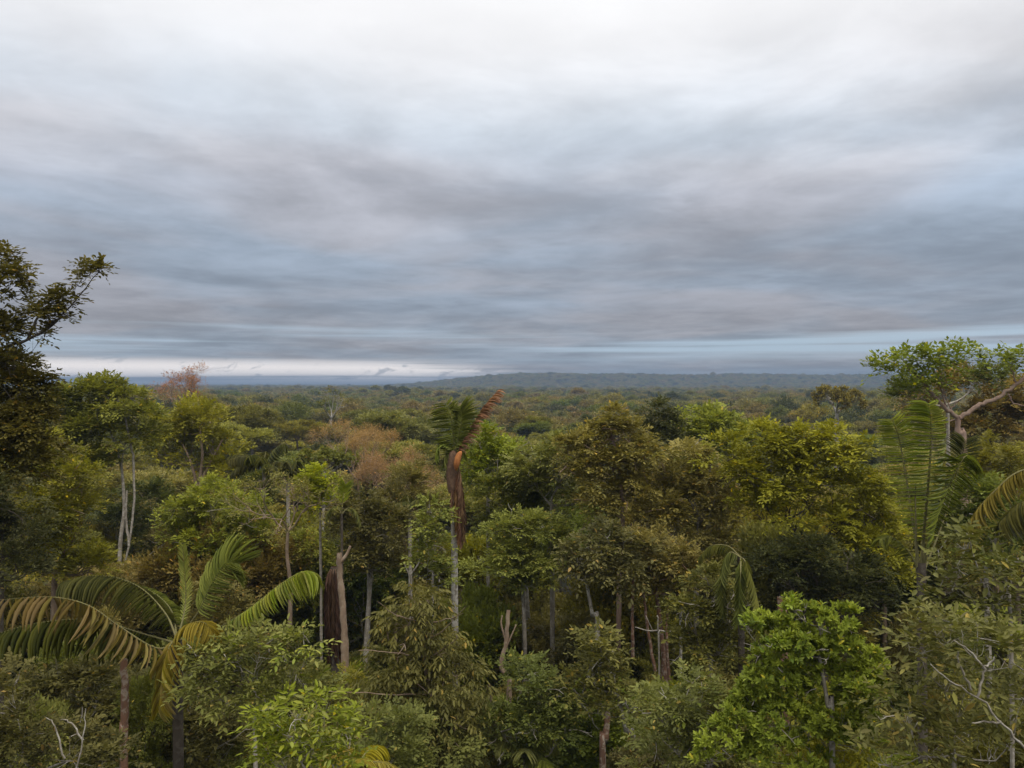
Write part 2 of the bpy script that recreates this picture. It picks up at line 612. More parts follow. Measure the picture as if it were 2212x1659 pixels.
# ================================================================== the ground
def ridge_h(x, y):
    """height of the land: flat lowland, a long low ridge across the right background"""
    x = np.asarray(x, float)
    y = np.asarray(y, float)
    px = x / np.maximum(y, 1) * FP + 1106
    s = np.clip((px - 790) / 330, 0, 1)
    s = s * s * (3 - 2 * s)
    t = np.clip((y - 2150) / 550, 0, 1)
    t = t * t * (3 - 2 * t)
    back = 1 - np.clip((y - 4200) / 2500, 0, 1)
    n = 5 * np.sin(x / 310 + 1) + 4 * np.sin(x / 137 + y / 400) + 3 * np.sin(x / 61)
    roll = 1.2 * np.sin(x / 95 + 2) * np.sin(y / 120) * np.clip((y - 150) / 200, 0, 1)
    return s * t * back * (43 + .35 * n) + roll


gm = bpy.data.materials.new('leaf_litter')
gm.use_nodes = True
b = NB(gm.node_tree)
ge = b.n('ShaderNodeNewGeometry')
c = b.ramp(b.noise(ge.outputs['Position'], .6, 8, .65), [(.3, (.022, .020, .010)), (.5, (.035, .036, .015)), (.7, (.06, .048, .026))])
pb = b.n('ShaderNodeBsdfPrincipled')
b.l(c, pb.inputs['Base Color'])
pb.inputs['Roughness'].default_value = .95
o_ = b.n('ShaderNodeOutputMaterial')
b.l(pb.outputs[0], o_.inputs[0])

rings = np.concatenate([[0.5], np.geomspace(15, 7600, 66)])
angs = np.linspace(0, 2 * np.pi, 241)[:-1]
gx = rings[:, None] * np.sin(angs)[None]
gy = rings[:, None] * np.cos(angs)[None]
gz = np.where(gy > 100, ridge_h(gx, gy), 0)
i, j = np.meshgrid(np.arange(len(rings) - 1), np.arange(240), indexing='ij')
GF = np.stack([i * 240 + j, i * 240 + (j + 1) % 240, (i + 1) * 240 + (j + 1) % 240, (i + 1) * 240 + j], -1).reshape(-1, 4)
obj('ground', mesh('ground', np.stack([gx, gy, gz], -1), GF, gm, smooth=True), None, 'structure')


# ================================================================== canopy trees (look-alikes, copied)
PH = 30.0


def proto(kind, var):
    """one tree of a kind, 30 m tall, root at its foot: returns meshes for trunk, branches, crown"""
    rng = np.random.default_rng(1000 + 17 * var + 101 * sum(map(ord, kind)))
    K = KINDS[kind]
    rx, hz, shape = K['rx'], K['hz'], K['shape']
    lobes = []
    if shape == 'round':
        for q in range(9):
            u = nrm(rng.normal(0, 1, 3) + UP * .4)
            lobes.append((np.array([0, 0, PH - hz]) + u * np.array([rx * .68, rx * .68, hz * .62]) * rng.uniform(.6, 1), rx * rng.uniform(.34, .5)))
        lobes.append((np.array([0, 0, PH - hz * .75]), rx * .5))
    elif shape == 'umbrella':
        for q in range(13):
            a = q * 2.399 + rng.uniform(-.3, .3)
            r = rx * .82 * math.sqrt((q + .5) / 13)
            lobes.append((np.array([r * math.cos(a), r * math.sin(a), PH - hz * (.32 + .5 * (r / rx) ** 2) - rng.uniform(0, .5)]), rx * rng.uniform(.24, .34)))
    elif shape == 'tall':
        for q in range(9):
            z = PH - .7 - hz * 1.9 * q / 9
            a = rng.uniform(0, 6.28)
            r = rx * (.12 + .5 * min(1, q / 4))
            lobes.append((np.array([r * math.cos(a), r * math.sin(a), z]), rx * rng.uniform(.32, .48)))
    zl = min(c[2] - r for c, r in lobes)
    fork = np.array([rng.normal(0, .3), rng.normal(0, .3), zl + .2 * (PH - zl)])
    tb = Tubes()
    tr = K.get('tr', .22)
    pts = catmull([fork, np.array([rng.normal(0, .35), rng.normal(0, .35), zl * .6]), np.array([0, 0, 0.])], 14)
    tb.add(pts, np.linspace(tr * .8, tr * 1.7, 14), 8)
    br = Tubes()
    sp = K['sp']
    arr = crown_parts(rng, lobes, sp, K.get('rc', 1.1), fork, tr * .55, br, K.get('dens', 1.0), K.get('zsq', .7))
    V, F, q = leaf_mesh_arrays(*arr[:5], False)
    return (tb.mesh('trunk', BM[K['bark']]), br.mesh('branches', BM[K['bark']]),
            mesh('crown', V, F, LM[K['mat']], np.repeat(arr[5], q)))


KINDS = {
    'olive': dict(mat='olive', bark='pale', rx=5.2, hz=3.6, shape='round', sp=spec('mid')),
    'green': dict(mat='green', bark='pale', rx=5.0, hz=3.8, shape='round', sp=spec('mid')),
    'spread': dict(mat='olive', bark='tan', rx=6.5, hz=3.0, shape='umbrella', sp=spec('midflat'), zsq=.5),
    'gspread': dict(mat='green', bark='pale', rx=6.2, hz=3.2, shape='umbrella', sp=spec('midflat'), zsq=.5),
    'dark': dict(mat='dark', bark='dark', rx=4.2, hz=4.0, shape='tall', sp=spec('mid')),
    'brown': dict(mat='brown', bark='tan', rx=5.6, hz=3.4, shape='umbrella', sp=spec('midflat', cov=.95), zsq=.6),
    'grey': dict(mat='grey', bark='white', rx=4.8, hz=3.6, shape='round', sp=spec('mid', cov=1.0)),
    'bright': dict(mat='bright', bark='pale', rx=4.8, hz=3.4, shape='round', sp=spec('mid')),
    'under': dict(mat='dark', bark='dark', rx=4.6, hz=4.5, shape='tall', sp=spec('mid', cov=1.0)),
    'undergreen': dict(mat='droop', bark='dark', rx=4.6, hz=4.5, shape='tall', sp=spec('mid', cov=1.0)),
    'nolive': dict(mat='olive', bark='tan', rx=2.3, hz=3.3, shape='tall', sp=spec('broad'), rc=.5, tr=.09),
    'ngreen': dict(mat='green', bark='pale', rx=2.3, hz=3.3, shape='tall', sp=spec('small', L=.17, W=.085), rc=.5, tr=.09),
    'ndroop': dict(mat='droop', bark='pale', rx=2.3, hz=3.6, shape='tall', sp=spec('broad', L=.18), rc=.5, tr=.09),
    'ngrey': dict(mat='grey', bark='white', rx=2.2, hz=3.2, shape='tall', sp=spec('broad', cov=1.2), rc=.5, tr=.08),
    'nlush': dict(mat='lush', bark='pale', rx=2.2, hz=3.2, shape='tall', sp=spec('broad', L=.18), rc=.5, tr=.08),
}
KLABEL = {
    'olive': ('olive round-headed canopy tree', 'olive round canopy trees'),
    'green': ('mid green round-headed canopy tree', 'mid green round canopy trees'),
    'spread': ('flat-topped olive umbrella tree', 'olive umbrella canopy trees'),
    'gspread': ('flat-topped green umbrella tree', 'green umbrella canopy trees'),
    'dark': ('narrow dark green canopy tree', 'narrow dark canopy trees'),
    'brown': ('thin brownish umbrella tree', 'brownish canopy trees'),
    'grey': ('grey-green white-barked canopy tree', 'grey-green canopy trees'),
    'bright': ('fresh yellow-green canopy tree', 'yellow-green canopy trees'),
    'under': ('shaded dark understorey tree', 'dark understorey trees'),
    'undergreen': ('dull green understorey tree', 'dull green understorey trees'),
    'nolive': ('slim olive leafy young tree', 'slim olive young trees'),
    'ngreen': ('slim green leafy young tree', 'slim green young trees'),
    'ndroop': ('slim dull dark-leaved young tree', 'slim dark-leaved young trees'),
    'ngrey': ('slim grey-green leafy young tree', 'slim grey-green young trees'),
    'nlush': ('slim fresh green leafy young tree', 'slim fresh green young trees'),
}
PROTO = {k: [proto(k, v) for v in range(2 if k[0] == 'n' else 3)] for k in KINDS}
KNAME = {k: 'young_tree' for k in KINDS if k[0] == 'n'}
KNAME |= {'under': 'understorey_tree', 'undergreen': 'understorey_tree'}


MARKS = [(120, 'the dark emergent tree'), (320, 'the feathery umbrella tree'), (500, 'the olive dome-shaped tree'), (660, 'the grey-green palms'),
         (900, 'the brown twiggy domes'), (1030, 'the sheathed palm'), (1150, 'the vivid green tree'), (1395, 'the brownish tall tree'), (1470, 'the dark spire-shaped tree'),
         (1630, 'the yellow-green dome'), (1910, 'the huge spreading tree'), (9999, 'the forked tree')]
MARKD = [23, 52, 64, 48, 78, 33, 43, 36, 56, 58, 34, 52]


NEARM = [(383, 20, 'the large left palm'), (900, 24, 'the conical hanging tree'), (1300, 24, 'the leaning mottled white trunk'), (1480, 20, 'the dim green sapling'),
         (1740, 15, 'the vivid fresh green bush'), (2080, 13, 'the big-leaved shrub'), (2000, 21, 'the upright palm'), (550, 18.5, 'the glossy green leafy tree'),
         (650, 15, 'the light green long-leaved tree'), (268, 19.5, 'the mottled brown trunk'), (740, 33, 'the snapped tan trunk'), (980, 33, 'the sheathed palm'),
         (1098, 27, 'the wavy tan trunk'), (1420, 33, 'the reddish trunks'), (1600, 27, 'the limp hanging palm'), (460, 40, 'the fresh green rounded tree'),
         (270, 52, 'the slender pale stems'), (120, 36, 'the yellowish olive tree'), (1780, 34, 'the huge spreading tree'), (1330, 36, 'the brownish tall tree'),
         (1140, 37, 'the layered light olive tree'), (625, 37, 'the pale bare-limbed tree'), (2110, 28, 'the folded palm frond'), (5, 31, 'the deep blue-green tree'),
         (2150, 44, 'the soft olive tree'), (885, 44, 'the airy fine-leaved tree'), (1060, 43, 'the vivid green tree'), (1700, 24, 'the hollow reddish trunk'), (20, 17, 'the grey-olive twiggy sapling')]


def near_where(x, d, s):
    best = min(NEARM, key=lambda m: ((m[0] - 1106) / FP * m[1] - x) ** 2 + (m[1] - d) ** 2)
    dx, dd = x - (best[0] - 1106) / FP * best[1], d - best[1]
    w = 'right beside' if math.hypot(dx, dd) < 2.5 else 'behind' if dd > abs(dx) else 'in front of' if -dd > abs(dx) else 'a few steps aside from'
    return w + ' ' + best[2]


def where(x, d):
    px = x / d * FP + 1106
    k = next(i for i, m in enumerate(MARKS) if px < m[0])
    g = d - MARKD[k]
    w = 'in front of' if g < -6 else 'next to' if g < 8 else 'close behind' if g < 35 else 'some way behind' if g < 80 else 'far behind'
    return w + ' ' + MARKS[k][1]


def place(kind, x, y, ztop, s, rot, var, with_branches=True):
    t, br, cr = PROTO[kind][var]
    lab, grp = KLABEL[kind]
    o = root(KNAME.get(kind, 'canopy_tree'), ('smaller ' if kind[0] == 'n' and s < .75 else '') + lab + ' ' + (near_where(x, y, s) if kind[0] == 'n' or kind[:5] == 'under' else where(x, y)), 'tree', (x, y, float(ridge_h(x, y)) if y > 150 else 0), grp)
    o.rotation_euler.z = rot
    o.scale = (s, s, (ztop - o.location.z) / PH)
    obj('trunk', t, o)
    if with_branches:
        obj('branches', br, o)
    obj('crown', cr, o, 'stuff')
    return o


# openings in the near forest where stems can be seen: x range, depth of the stems, how far down they show
OPEN = [(230, 315, 52, 1240), (695, 825, 36, 1450), (945, 1015, 33, 1230), (1065, 1115, 27, 1540), (1255, 1305, 32, 1390), (1355, 1450, 33, 1480),
        (2045, 2105, 52, 985), (1560, 1650, 27, 1370), (1680, 1710, 24, 1420), (1940, 2110, 21, 1220), (1040, 1065, 43, 1290), (0, 560, 20.5, 1500)]


def open_top(px, d, half):
    return max([0] + [c for a, b_, dd, c in OPEN if d < dd + 1.5 and a - half < px < b_ + half])


# skyline of the near forest (picture x -> picture y of the crown tops)
SKX = [-300, 0, 300, 500, 640, 760, 900, 980, 1060, 1300, 1500, 1900, 1990, 2212, 2500]
SKY = [1000, 1030, 1040, 1070, 1120, 1120, 1110, 1060, 1020, 1010, 1000, 1010, 1040, 980, 980]
rng = np.random.default_rng(7)
pts = []
cand = []
for q in range(30000):
    d = 36 + 260 * rng.random() ** .7
    px = rng.uniform(-160, 2372)
    cand.append((px, d))
for px, d in cand:
    x = (px - 1106) / FP * d
    gap = 5.4 + min(5.0, max(0, d - 50) * .06)
    if all((x - a) ** 2 + (d - b_) ** 2 > gap * gap for a, b_ in pts):
        pts.append((x, d))
kinds = ['olive', 'green', 'spread', 'gspread', 'dark', 'brown', 'grey', 'bright']
wts = np.array([.25, .09, .24, .08, .05, .18, .09, .02])
wts /= wts.sum()
NF = 0
pts.sort(key=lambda p: p[1])
for x, d in pts[:275]:
    kind = rng.choice(kinds, p=wts)
    px = x / d * FP + 1106
    if d < 75:
        if kind == 'bright':
            kind = 'green'
        py = np.interp(px, SKX, SKY) + 25 + 190 * rng.random() ** 1.3 * (60 / d)
        s = rng.uniform(.55, .85)
        py = max(py, open_top(px, d, 4 * s / d * FP))
        zt = H - (py - 830) / FP * d
        zt = min(zt, 33)
        if zt < 9:
            continue
    else:
        zt = 27 + rng.normal(0, 2.0) + 1.5 * math.sin(x / 23) * math.sin(d / 31)
        if rng.random() < .06:
            zt += 4
        zt = min(zt, H - (np.interp(px, SKX, SKY) * .5 + 440 - 830) / FP * d) if d < 110 else zt
        s = rng.uniform(.95, 1.45)
    place(kind, x, d, zt, s, rng.uniform(0, 6.28), int(rng.integers(3)), True)
    NF += 1
for q in range(60):
    d = rng.uniform(30, 66)
    px = rng.uniform(-60, 2270)
    x = (px - 1106) / FP * d
    zt = min(25, H - d * rng.uniform(.34, .55))
    zt = max(8, min(zt, H - (open_top(px, d, 2.6 / d * FP) - 830) / FP * d))
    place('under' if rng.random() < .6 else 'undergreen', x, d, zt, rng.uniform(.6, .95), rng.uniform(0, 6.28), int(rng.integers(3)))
nk = ['nolive', 'ngreen', 'ndroop', 'ngrey', 'nlush']
near = []
for q in range(3000):
    d = rng.uniform(21, 56)
    px = rng.uniform(-80, 2290)
    x = (px - 1106) / FP * d
    if len(near) >= 120 or any((x - a) ** 2 + (d - b_) ** 2 < 2.3 ** 2 for a, b_ in near):
        continue
    near.append((x, d))
    lo = 1130 if d > 42 else 1250 if d > 34 else 1370 if d > 27 else 1500
    py = max(lo + rng.uniform(0, 260), open_top(px, d, 1.6 / d * FP))
    zt = H - (py - 830) / FP * d
    place(str(rng.choice(nk, p=[.28, .2, .3, .1, .12])), x, d, zt, rng.uniform(.75, 1.25), rng.uniform(0, 6.28), int(rng.integers(2)))

for q in range(3000):
    d = rng.uniform(20, 36)
    px = rng.uniform(-40, 2250)
    x = (px - 1106) / FP * d
    if len(near) >= 175 or any((x - a) ** 2 + (d - b_) ** 2 < 1.5 ** 2 for a, b_ in near):
        continue
    near.append((x, d))
    py = max((1330 if d > 29 else 1450) + rng.uniform(0, 230), open_top(px, d, 1.2 / d * FP))
    place(str(rng.choice(nk, p=[.25, .2, .33, .12, .10])), x, d, H - (py - 830) / FP * d, rng.uniform(.5, .85), rng.uniform(0, 6.28), int(rng.integers(2)))


# ================================================================== the far forest (one mass)
def far_forest():
    rng = np.random.default_rng(33)
    coll = bpy.data.collections.new('far_crowns')
    mats = ['olive', 'olive', 'brown', 'grey', 'olive', 'dark', 'green', 'brown']
    for q in range(16):
        mk = mats[q % 8]
        lobes = []
        n = 10
        for w in range(n):
            a = w * 2.399 + rng.uniform(-.4, .4)
            r = 4.6 * math.sqrt((w + .4) / n)
            lobes.append((np.array([r * math.cos(a), r * math.sin(a), -1.4 - 2.6 * (r / 5) ** 2 - rng.uniform(0, .9)]), rng.uniform(1.4, 2.3)))
        arr = crown_parts(rng, lobes, spec('mid', L=.55, W=.36, k=5, cov=.95), 1.0, None, 0, None, 1.0, .7)
        V, F, k = leaf_mesh_arrays(*arr[:5], False)
        me = mesh('far_crown', V, F, LM[mk], np.repeat(arr[5], k))
        # dense inner mass of the crown, so that the far canopy is closed
        coll.objects.link(bpy.data.objects.new('far_crown_%02d' % q, me))
    pts, scl, idx, rot = [], [], [], []

    def ring(r0, r1, step, s0, jz):
        r = r0
        while r < r1:
            st = step(r)
            half = r * math.tan(R(41))
            nx = int(2 * half / st)
            xs = (np.arange(nx) + .5 + rng.uniform(-.42, .42, nx)) * st - half
            ys = r + rng.uniform(-.45, .45, nx) * st
            z = ridge_h(xs, ys) + 26.5 + rng.normal(0, jz, nx) + (rng.random(nx) < .04) * rng.uniform(2, 6, nx)
            # lower relief of the canopy
            z += 1.6 * np.sin(xs / 41 + ys / 77)
            pts.append(np.stack([xs, ys, z], 1))
            s = s0(r) * rng.uniform(.75, 1.3, nx)
            scl.append(np.stack([s, s, np.minimum(s, 2.4) * rng.uniform(.85, 1.25, nx)], 1))
            idx.append(rng.integers(0, 16, nx))
            rot.append(rng.uniform(0, 6.28, nx))
            r += st * .92
    rmax = max(p[1] for p in pts_near)
    ring(rmax, 900, lambda r: 9.0, lambda r: 1.05, 2.0)
    ring(900, 2700, lambda r: 9.0 + (r - 900) / 1800 * 5, lambda r: 1.1 + (r - 900) / 1800 * .6, 2.2)
    ring(2700, 5600, lambda r: 15 + (r - 2700) / 2900 * 12, lambda r: 1.8 + (r - 2700) / 2900 * 1.3, 3.0)
    ring(5600, 7400, lambda r: 30, lambda r: 3.5, 2.0)
    Pn = np.concatenate(pts)
    me = bpy.data.meshes.new('far_forest')
    me.vertices.add(len(Pn))
    me.vertices.foreach_set('co', Pn.astype(np.float32).ravel())
    for nm, ty, val, key in (('scl', 'FLOAT_VECTOR', np.concatenate(scl), 'vector'), ('idx', 'INT', np.concatenate(idx), 'value'), ('rot', 'FLOAT', np.concatenate(rot), 'value')):
        a = me.attributes.new(nm, ty, 'POINT')
        a.data.foreach_set(key, np.ascontiguousarray(val, np.int32 if ty == 'INT' else np.float32).ravel())
    o = obj('far_forest', me, None, 'stuff')
    o['label'] = 'far rainforest canopy reaching unbroken to the horizon'
    o['category'] = 'forest'
    g = bpy.data.node_groups.new('scatter_crowns', 'GeometryNodeTree')
    g.interface.new_socket('Geometry', in_out='INPUT', socket_type='NodeSocketGeometry')
    g.interface.new_socket('Geometry', in_out='OUTPUT', socket_type='NodeSocketGeometry')
    nd, lk = g.nodes, g.links
    gi, go = nd.new('NodeGroupInput'), nd.new('NodeGroupOutput')
    ip = nd.new('GeometryNodeInstanceOnPoints')
    ci = nd.new('GeometryNodeCollectionInfo')
    ci.inputs['Collection'].default_value = coll
    ci.inputs['Separate Children'].default_value = True
    ci.inputs['Reset Children'].default_value = True
    ip.inputs['Pick Instance'].default_value = True

    def na(nm, ty):
        a = nd.new('GeometryNodeInputNamedAttribute')
        a.data_type = ty
        a.inputs['Name'].default_value = nm
        return a.outputs['Attribute']
    lk.new(gi.outputs[0], ip.inputs['Points'])
    lk.new(ci.outputs[0], ip.inputs['Instance'])
    lk.new(na('idx', 'INT'), ip.inputs['Instance Index'])
    lk.new(na('scl', 'FLOAT_VECTOR'), ip.inputs['Scale'])
    cx = nd.new('ShaderNodeCombineXYZ')
    lk.new(na('rot', 'FLOAT'), cx.inputs[2])
    lk.new(cx.outputs[0], ip.inputs['Rotation'])
    lk.new(ip.outputs[0], go.inputs[0])
    md = o.modifiers.new('scatter', 'NODES')
    md.node_group = g
    print('far crowns', len(Pn))


pts_near = pts[:275]
far_forest()

# ================================================================== trees with a character of their own
exec_heroes = True


def limb_extra(paths, d, r0, r1, sides=5, d1=None):
    def f(tb, rng):
        for pth in paths:
            m = max(1, len(pth) - 1)
            q = catmull([P(a, b_, d + ((d1 - d) * k / m if d1 else 0)) for k, (a, b_) in enumerate(pth)], 4 * len(pth))
            q = q + rng.normal(0, .012, q.shape)
            tb.add(q, np.linspace(r0, r1, len(q)), sides)
    return f


# --- left edge and left middle
hero('emergent_tree', 'tall dark emergent tree at the left edge, its leafy limb reaching up against the sky',
     [(-30, 850, 95), (25, 930, 70), (40, 830, 50), (-30, 1000, 100), (-10, 640, 50), (5, 570, 32), (20, 720, 26), (30, 600, 18),
      (70, 690, 22), (100, 690, 21), (118, 655, 20), (150, 655, 19), (165, 612, 17), (192, 592, 18), (212, 582, 12), (90, 725, 15), (130, 690, 15), (-60, 720, 60), (62, 850, 30), (72, 900, 28), (60, 960, 36), (40, 1010, 40), (30, 790, 30)],
     23, 'droop', spec('broad', L=.15, W=.085, k=6, cov=1.45), bark='dark', rc=.34, trunk=[(-70, 900), (-110, 1300)], tr=.3, limb=.05,
     extra=limb_extra([[(10, 750), (60, 735), (110, 705), (150, 665), (215, 585)], [(80, 725), (125, 690), (165, 680)], [(60, 735), (85, 680), (120, 650)]], 23, .05, .012))
hero('feathery_tree', 'bright green feathery umbrella tree on slender pale forked stems beside the dark emergent tree',
     [(150, 880, 52), (210, 862, 55), (270, 872, 48), (300, 900, 32), (120, 920, 48), (200, 925, 62), (270, 945, 55), (160, 970, 50), (230, 1000, 48)],
     52, 'lush', spec('feather', L=.3, W=.14, cov=1.6), rc=.8, trunk=[(262, 1000), (268, 1100), (258, 1240)], tr=.11, fine=False, zsq=.6,
     extra=limb_extra([[(288, 990), (290, 1080), (278, 1180), (262, 1240)], [(262, 1010), (250, 960), (225, 900)], [(288, 990), (280, 950), (270, 900)], [(279, 1180), (272, 1120), (274, 1060)]], 52, .085, .06))
hero('olive_dome_tree', 'broad olive dome-shaped tree with tan branches showing behind the bright green bush',
     [(380, 925, 52), (430, 925, 55), (350, 985, 50), (470, 970, 52), (410, 990, 60), (330, 930, 30), (490, 1020, 40)],
     64, 'yolive', spec('small', L=.3, W=.15), bark='tan', rc=.9, trunk=[(432, 1040), (425, 1120)], tr=.3, fine=False,
     extra=limb_extra([[(430, 1070), (415, 1010), (395, 960)], [(430, 1050), (455, 1000), (480, 950)], [(432, 1040), (437, 980), (430, 920)]], 63, .16, .06))
hero('yellow_olive_tree', 'yellowish olive tree with billowing tiers of small leaves along the left edge',
     [(110, 990, 55), (60, 1040, 40), (150, 1040, 50), (110, 1090, 65), (170, 1120, 48), (60, 1140, 55), (140, 1180, 62), (90, 1230, 65), (180, 1230, 45)],
     36, 'yolive', spec('small', L=.2, W=.1), bark='tan', rc=.55, tr=.16, fine=False)
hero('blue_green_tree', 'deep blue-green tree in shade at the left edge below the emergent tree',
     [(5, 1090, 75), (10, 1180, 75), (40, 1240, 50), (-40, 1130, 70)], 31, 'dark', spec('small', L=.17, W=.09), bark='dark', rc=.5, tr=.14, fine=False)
hero('lush_green_bush_tree', 'fresh green rounded tree with dense small leaves above the large left palm',
     [(455, 1095, 52), (400, 1120, 45), (520, 1110, 48), (370, 1160, 45), (450, 1160, 65), (540, 1165, 52), (420, 1210, 55), (500, 1220, 55)],
     40, 'lush', spec('small', L=.19, W=.1), rc=.5, tr=.15, fine=False)
hero('dull_green_tree', 'dull dark green tree filling the gap behind the slender pale stems',
     [(330, 1090, 60), (250, 1150, 60), (330, 1180, 50), (560, 1060, 50)], 58, 'dark', spec('small', L=.24, W=.13), rc=.6, tr=.14, fine=False)

# --- middle
hero('dark_glossy_tree', 'dark glossy-leaved tree left of the sheathed palm, below the bare brown domes',
     [(800, 1110, 45), (770, 1150, 45), (830, 1150, 45), (800, 1195, 42), (790, 1230, 34), (830, 1225, 30)], 38, 'droop', spec('broad'), rc=.45, tr=.12)
hero('fine_olive_tree', 'fine-leaved olive tree with open airy foliage left of the sheathed palm',
     [(880, 1060, 52), (850, 1110, 55), (915, 1110, 45), (880, 1170, 60), (840, 1220, 45), (740, 1120, 40)], 44, 'olive', spec('small', L=.17, W=.07, cov=1.0), bark='tan', rc=.5, tr=.12)
hero('light_green_climber', 'light green leafy climber hanging left of the sheathed palm trunk',
     [(938, 1105, 20), (930, 1140, 24), (940, 1180, 26), (925, 1215, 28), (945, 1240, 24)], 31.5, 'lush', spec('broad', L=.18), rc=.3, tr=.06, cat='climber')
hero('layered_green_tree', 'layered light olive tree right of the sheathed palm trunk',
     [(1080, 1150, 40), (1150, 1140, 45), (1190, 1165, 38), (1110, 1200, 48), (1175, 1215, 45), (1070, 1230, 42), (1130, 1255, 40)],
     37, 'lush', spec('feather', L=.19, W=.085), rc=.5, tr=.11, zsq=.5, bark='pale')
hero('vivid_green_tree', 'vivid green leafy tree directly right of the sheathed palm',
     [(1050, 965, 42), (1095, 985, 38), (1020, 1000, 35), (1070, 1020, 48), (1110, 1030, 32), (1040, 1060, 40)],
     43, 'lush', spec('broad', L=.24, W=.13), rc=.5, trunk=[(1054, 1060), (1054, 1290)], tr=.1, fine=False)
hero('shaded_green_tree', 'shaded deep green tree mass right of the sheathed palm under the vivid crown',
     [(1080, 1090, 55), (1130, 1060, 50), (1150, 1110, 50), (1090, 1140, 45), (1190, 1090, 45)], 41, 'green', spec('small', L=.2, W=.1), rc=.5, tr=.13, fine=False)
hero('yellow_edged_tree', 'tree with yellow-green upper leaves between the vivid green tree and the brownish tall tree',
     [(1150, 1005, 45), (1195, 985, 40), (1210, 1035, 45), (1165, 1050, 45), (1240, 1080, 45)], 39, 'lush', spec('small', L=.2, W=.1), rc=.45, tr=.12, fine=False)
hero('brownish_tall_tree', 'tall brownish olive tree with pinkish stems and a knobbly pointed top',
     [(1335, 905, 22), (1320, 935, 34), (1360, 950, 34), (1275, 970, 42), (1240, 985, 36), (1390, 985, 42), (1320, 1010, 52), (1265, 1040, 45), (1400, 1050, 48), (1340, 1080, 52), (1290, 1110, 46), (1420, 1110, 45)],
     36, 'brown', spec('broad', L=.21, W=.11), bark='pink', rc=.42, trunk=[(1335, 980), (1345, 1130), (1338, 1260)], tr=.1, limb=.07,
     extra=limb_extra([[(1340, 1040), (1300, 985), (1262, 962)], [(1342, 1120), (1285, 1085), (1240, 1080)], [(1345, 1150), (1390, 1110), (1430, 1100)]], 36, .03, .01, 5, 34.6))
hero('dark_spire_tree', 'narrow dark spire-shaped tree poking above the crowns beside the yellow-green dome',
     [(1425, 880, 17), (1420, 902, 24), (1435, 922, 26), (1412, 940, 32), (1450, 942, 28), (1430, 965, 38)], 56, 'dark', spec('small', L=.24, W=.13), bark='dark', rc=.45, tr=.13, fine=False)
hero('yellow_green_dome_tree', 'brilliant yellow-green dome-shaped tree rising behind the leafy crowns on the right',
     [(1530, 915, 38), (1495, 935, 36), (1570, 930, 36), (1530, 950, 45), (1600, 955, 30), (1475, 960, 28), (1500, 985, 45), (1575, 985, 45)],
     58, 'bright', spec('broad', L=.34, W=.2), rc=.6, tr=.16, fine=False)
hero('big_leafy_tree', 'huge spreading yellowish olive tree left of the upright palm on the right',
     [(1640, 960, 40), (1690, 985, 40), (1720, 955, 30), (1800, 965, 38), (1760, 990, 40), (1830, 1000, 42), (1590, 1010, 48), (1650, 1040, 55), (1740, 1050, 60),
      (1830, 1070, 55), (1890, 1110, 45), (1900, 1180, 50), (1700, 1110, 55), (1800, 1130, 55), (1850, 1190, 50), (1920, 1240, 42), (1640, 1110, 50)],
     34, 'yolive', spec('broad', L=.22, W=.11), bark='dark', rc=.45, trunk=[(1745, 1180), (1740, 1350)], tr=.18)
hero('olive_green_tree', 'olive green tree crowded between the brownish tall tree and the huge spreading tree',
     [(1480, 1000, 50), (1540, 1040, 48), (1450, 1060, 50), (1510, 1100, 55), (1560, 1120, 48), (1450, 1150, 48), (1540, 1180, 50)], 37, 'yolive', spec('broad', L=.21, W=.11), rc=.45, tr=.14)
hero('dark_underside', 'dark-leaved mass standing in for the shaded underside of the huge spreading crown on the right',
     [(1760, 1220, 62), (1830, 1260, 60), (1690, 1240, 55), (1880, 1300, 50), (1780, 1300, 60)], 32.3, 'dark', spec('broad', L=.2, W=.1), bark='dark', rc=.5, tr=.16, fine=False)  # underside shade of the huge spreading tree, put into dark leaf colour
hero('grey_green_tree', 'grey-green large-leaved tree on a leaning white trunk in the middle of the forest',
     [(1255, 1200, 30), (1300, 1190, 38), (1350, 1200, 38), (1290, 1235, 40), (1345, 1245, 35), (1240, 1240, 25)], 32, 'grey', spec('big', L=.24, W=.11), bark='white', rc=.4,
     trunk=[(1265, 1250), (1280, 1330), (1292, 1400)], tr=.085)
hero('twiggy_olive_tree', 'twiggy brownish olive tree over a clump of reddish trunks',
     [(1400, 1180, 40), (1450, 1210, 45), (1420, 1250, 40), (1480, 1270, 42), (1390, 1280, 30)], 33, 'brown', spec('small', L=.17, W=.08), bark='red', rc=.4,
     trunk=[(1418, 1280), (1428, 1370), (1435, 1490)], tr=.11,
     extra=limb_extra([[(1368, 1250), (1366, 1330), (1368, 1420)], [(1390, 1280), (1398, 1350), (1415, 1450)], [(1444, 1290), (1440, 1380), (1446, 1480)]], 32.5, .055, .075, 7))
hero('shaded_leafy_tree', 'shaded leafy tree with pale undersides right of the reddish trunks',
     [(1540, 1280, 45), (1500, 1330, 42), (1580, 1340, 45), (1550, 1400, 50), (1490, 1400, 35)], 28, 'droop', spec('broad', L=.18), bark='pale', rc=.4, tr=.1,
     extra=limb_extra([[(1540, 1330), (1510, 1310), (1465, 1300)], [(1545, 1340), (1575, 1315), (1600, 1330)]], 28, .03, .01, 5, 26.9))

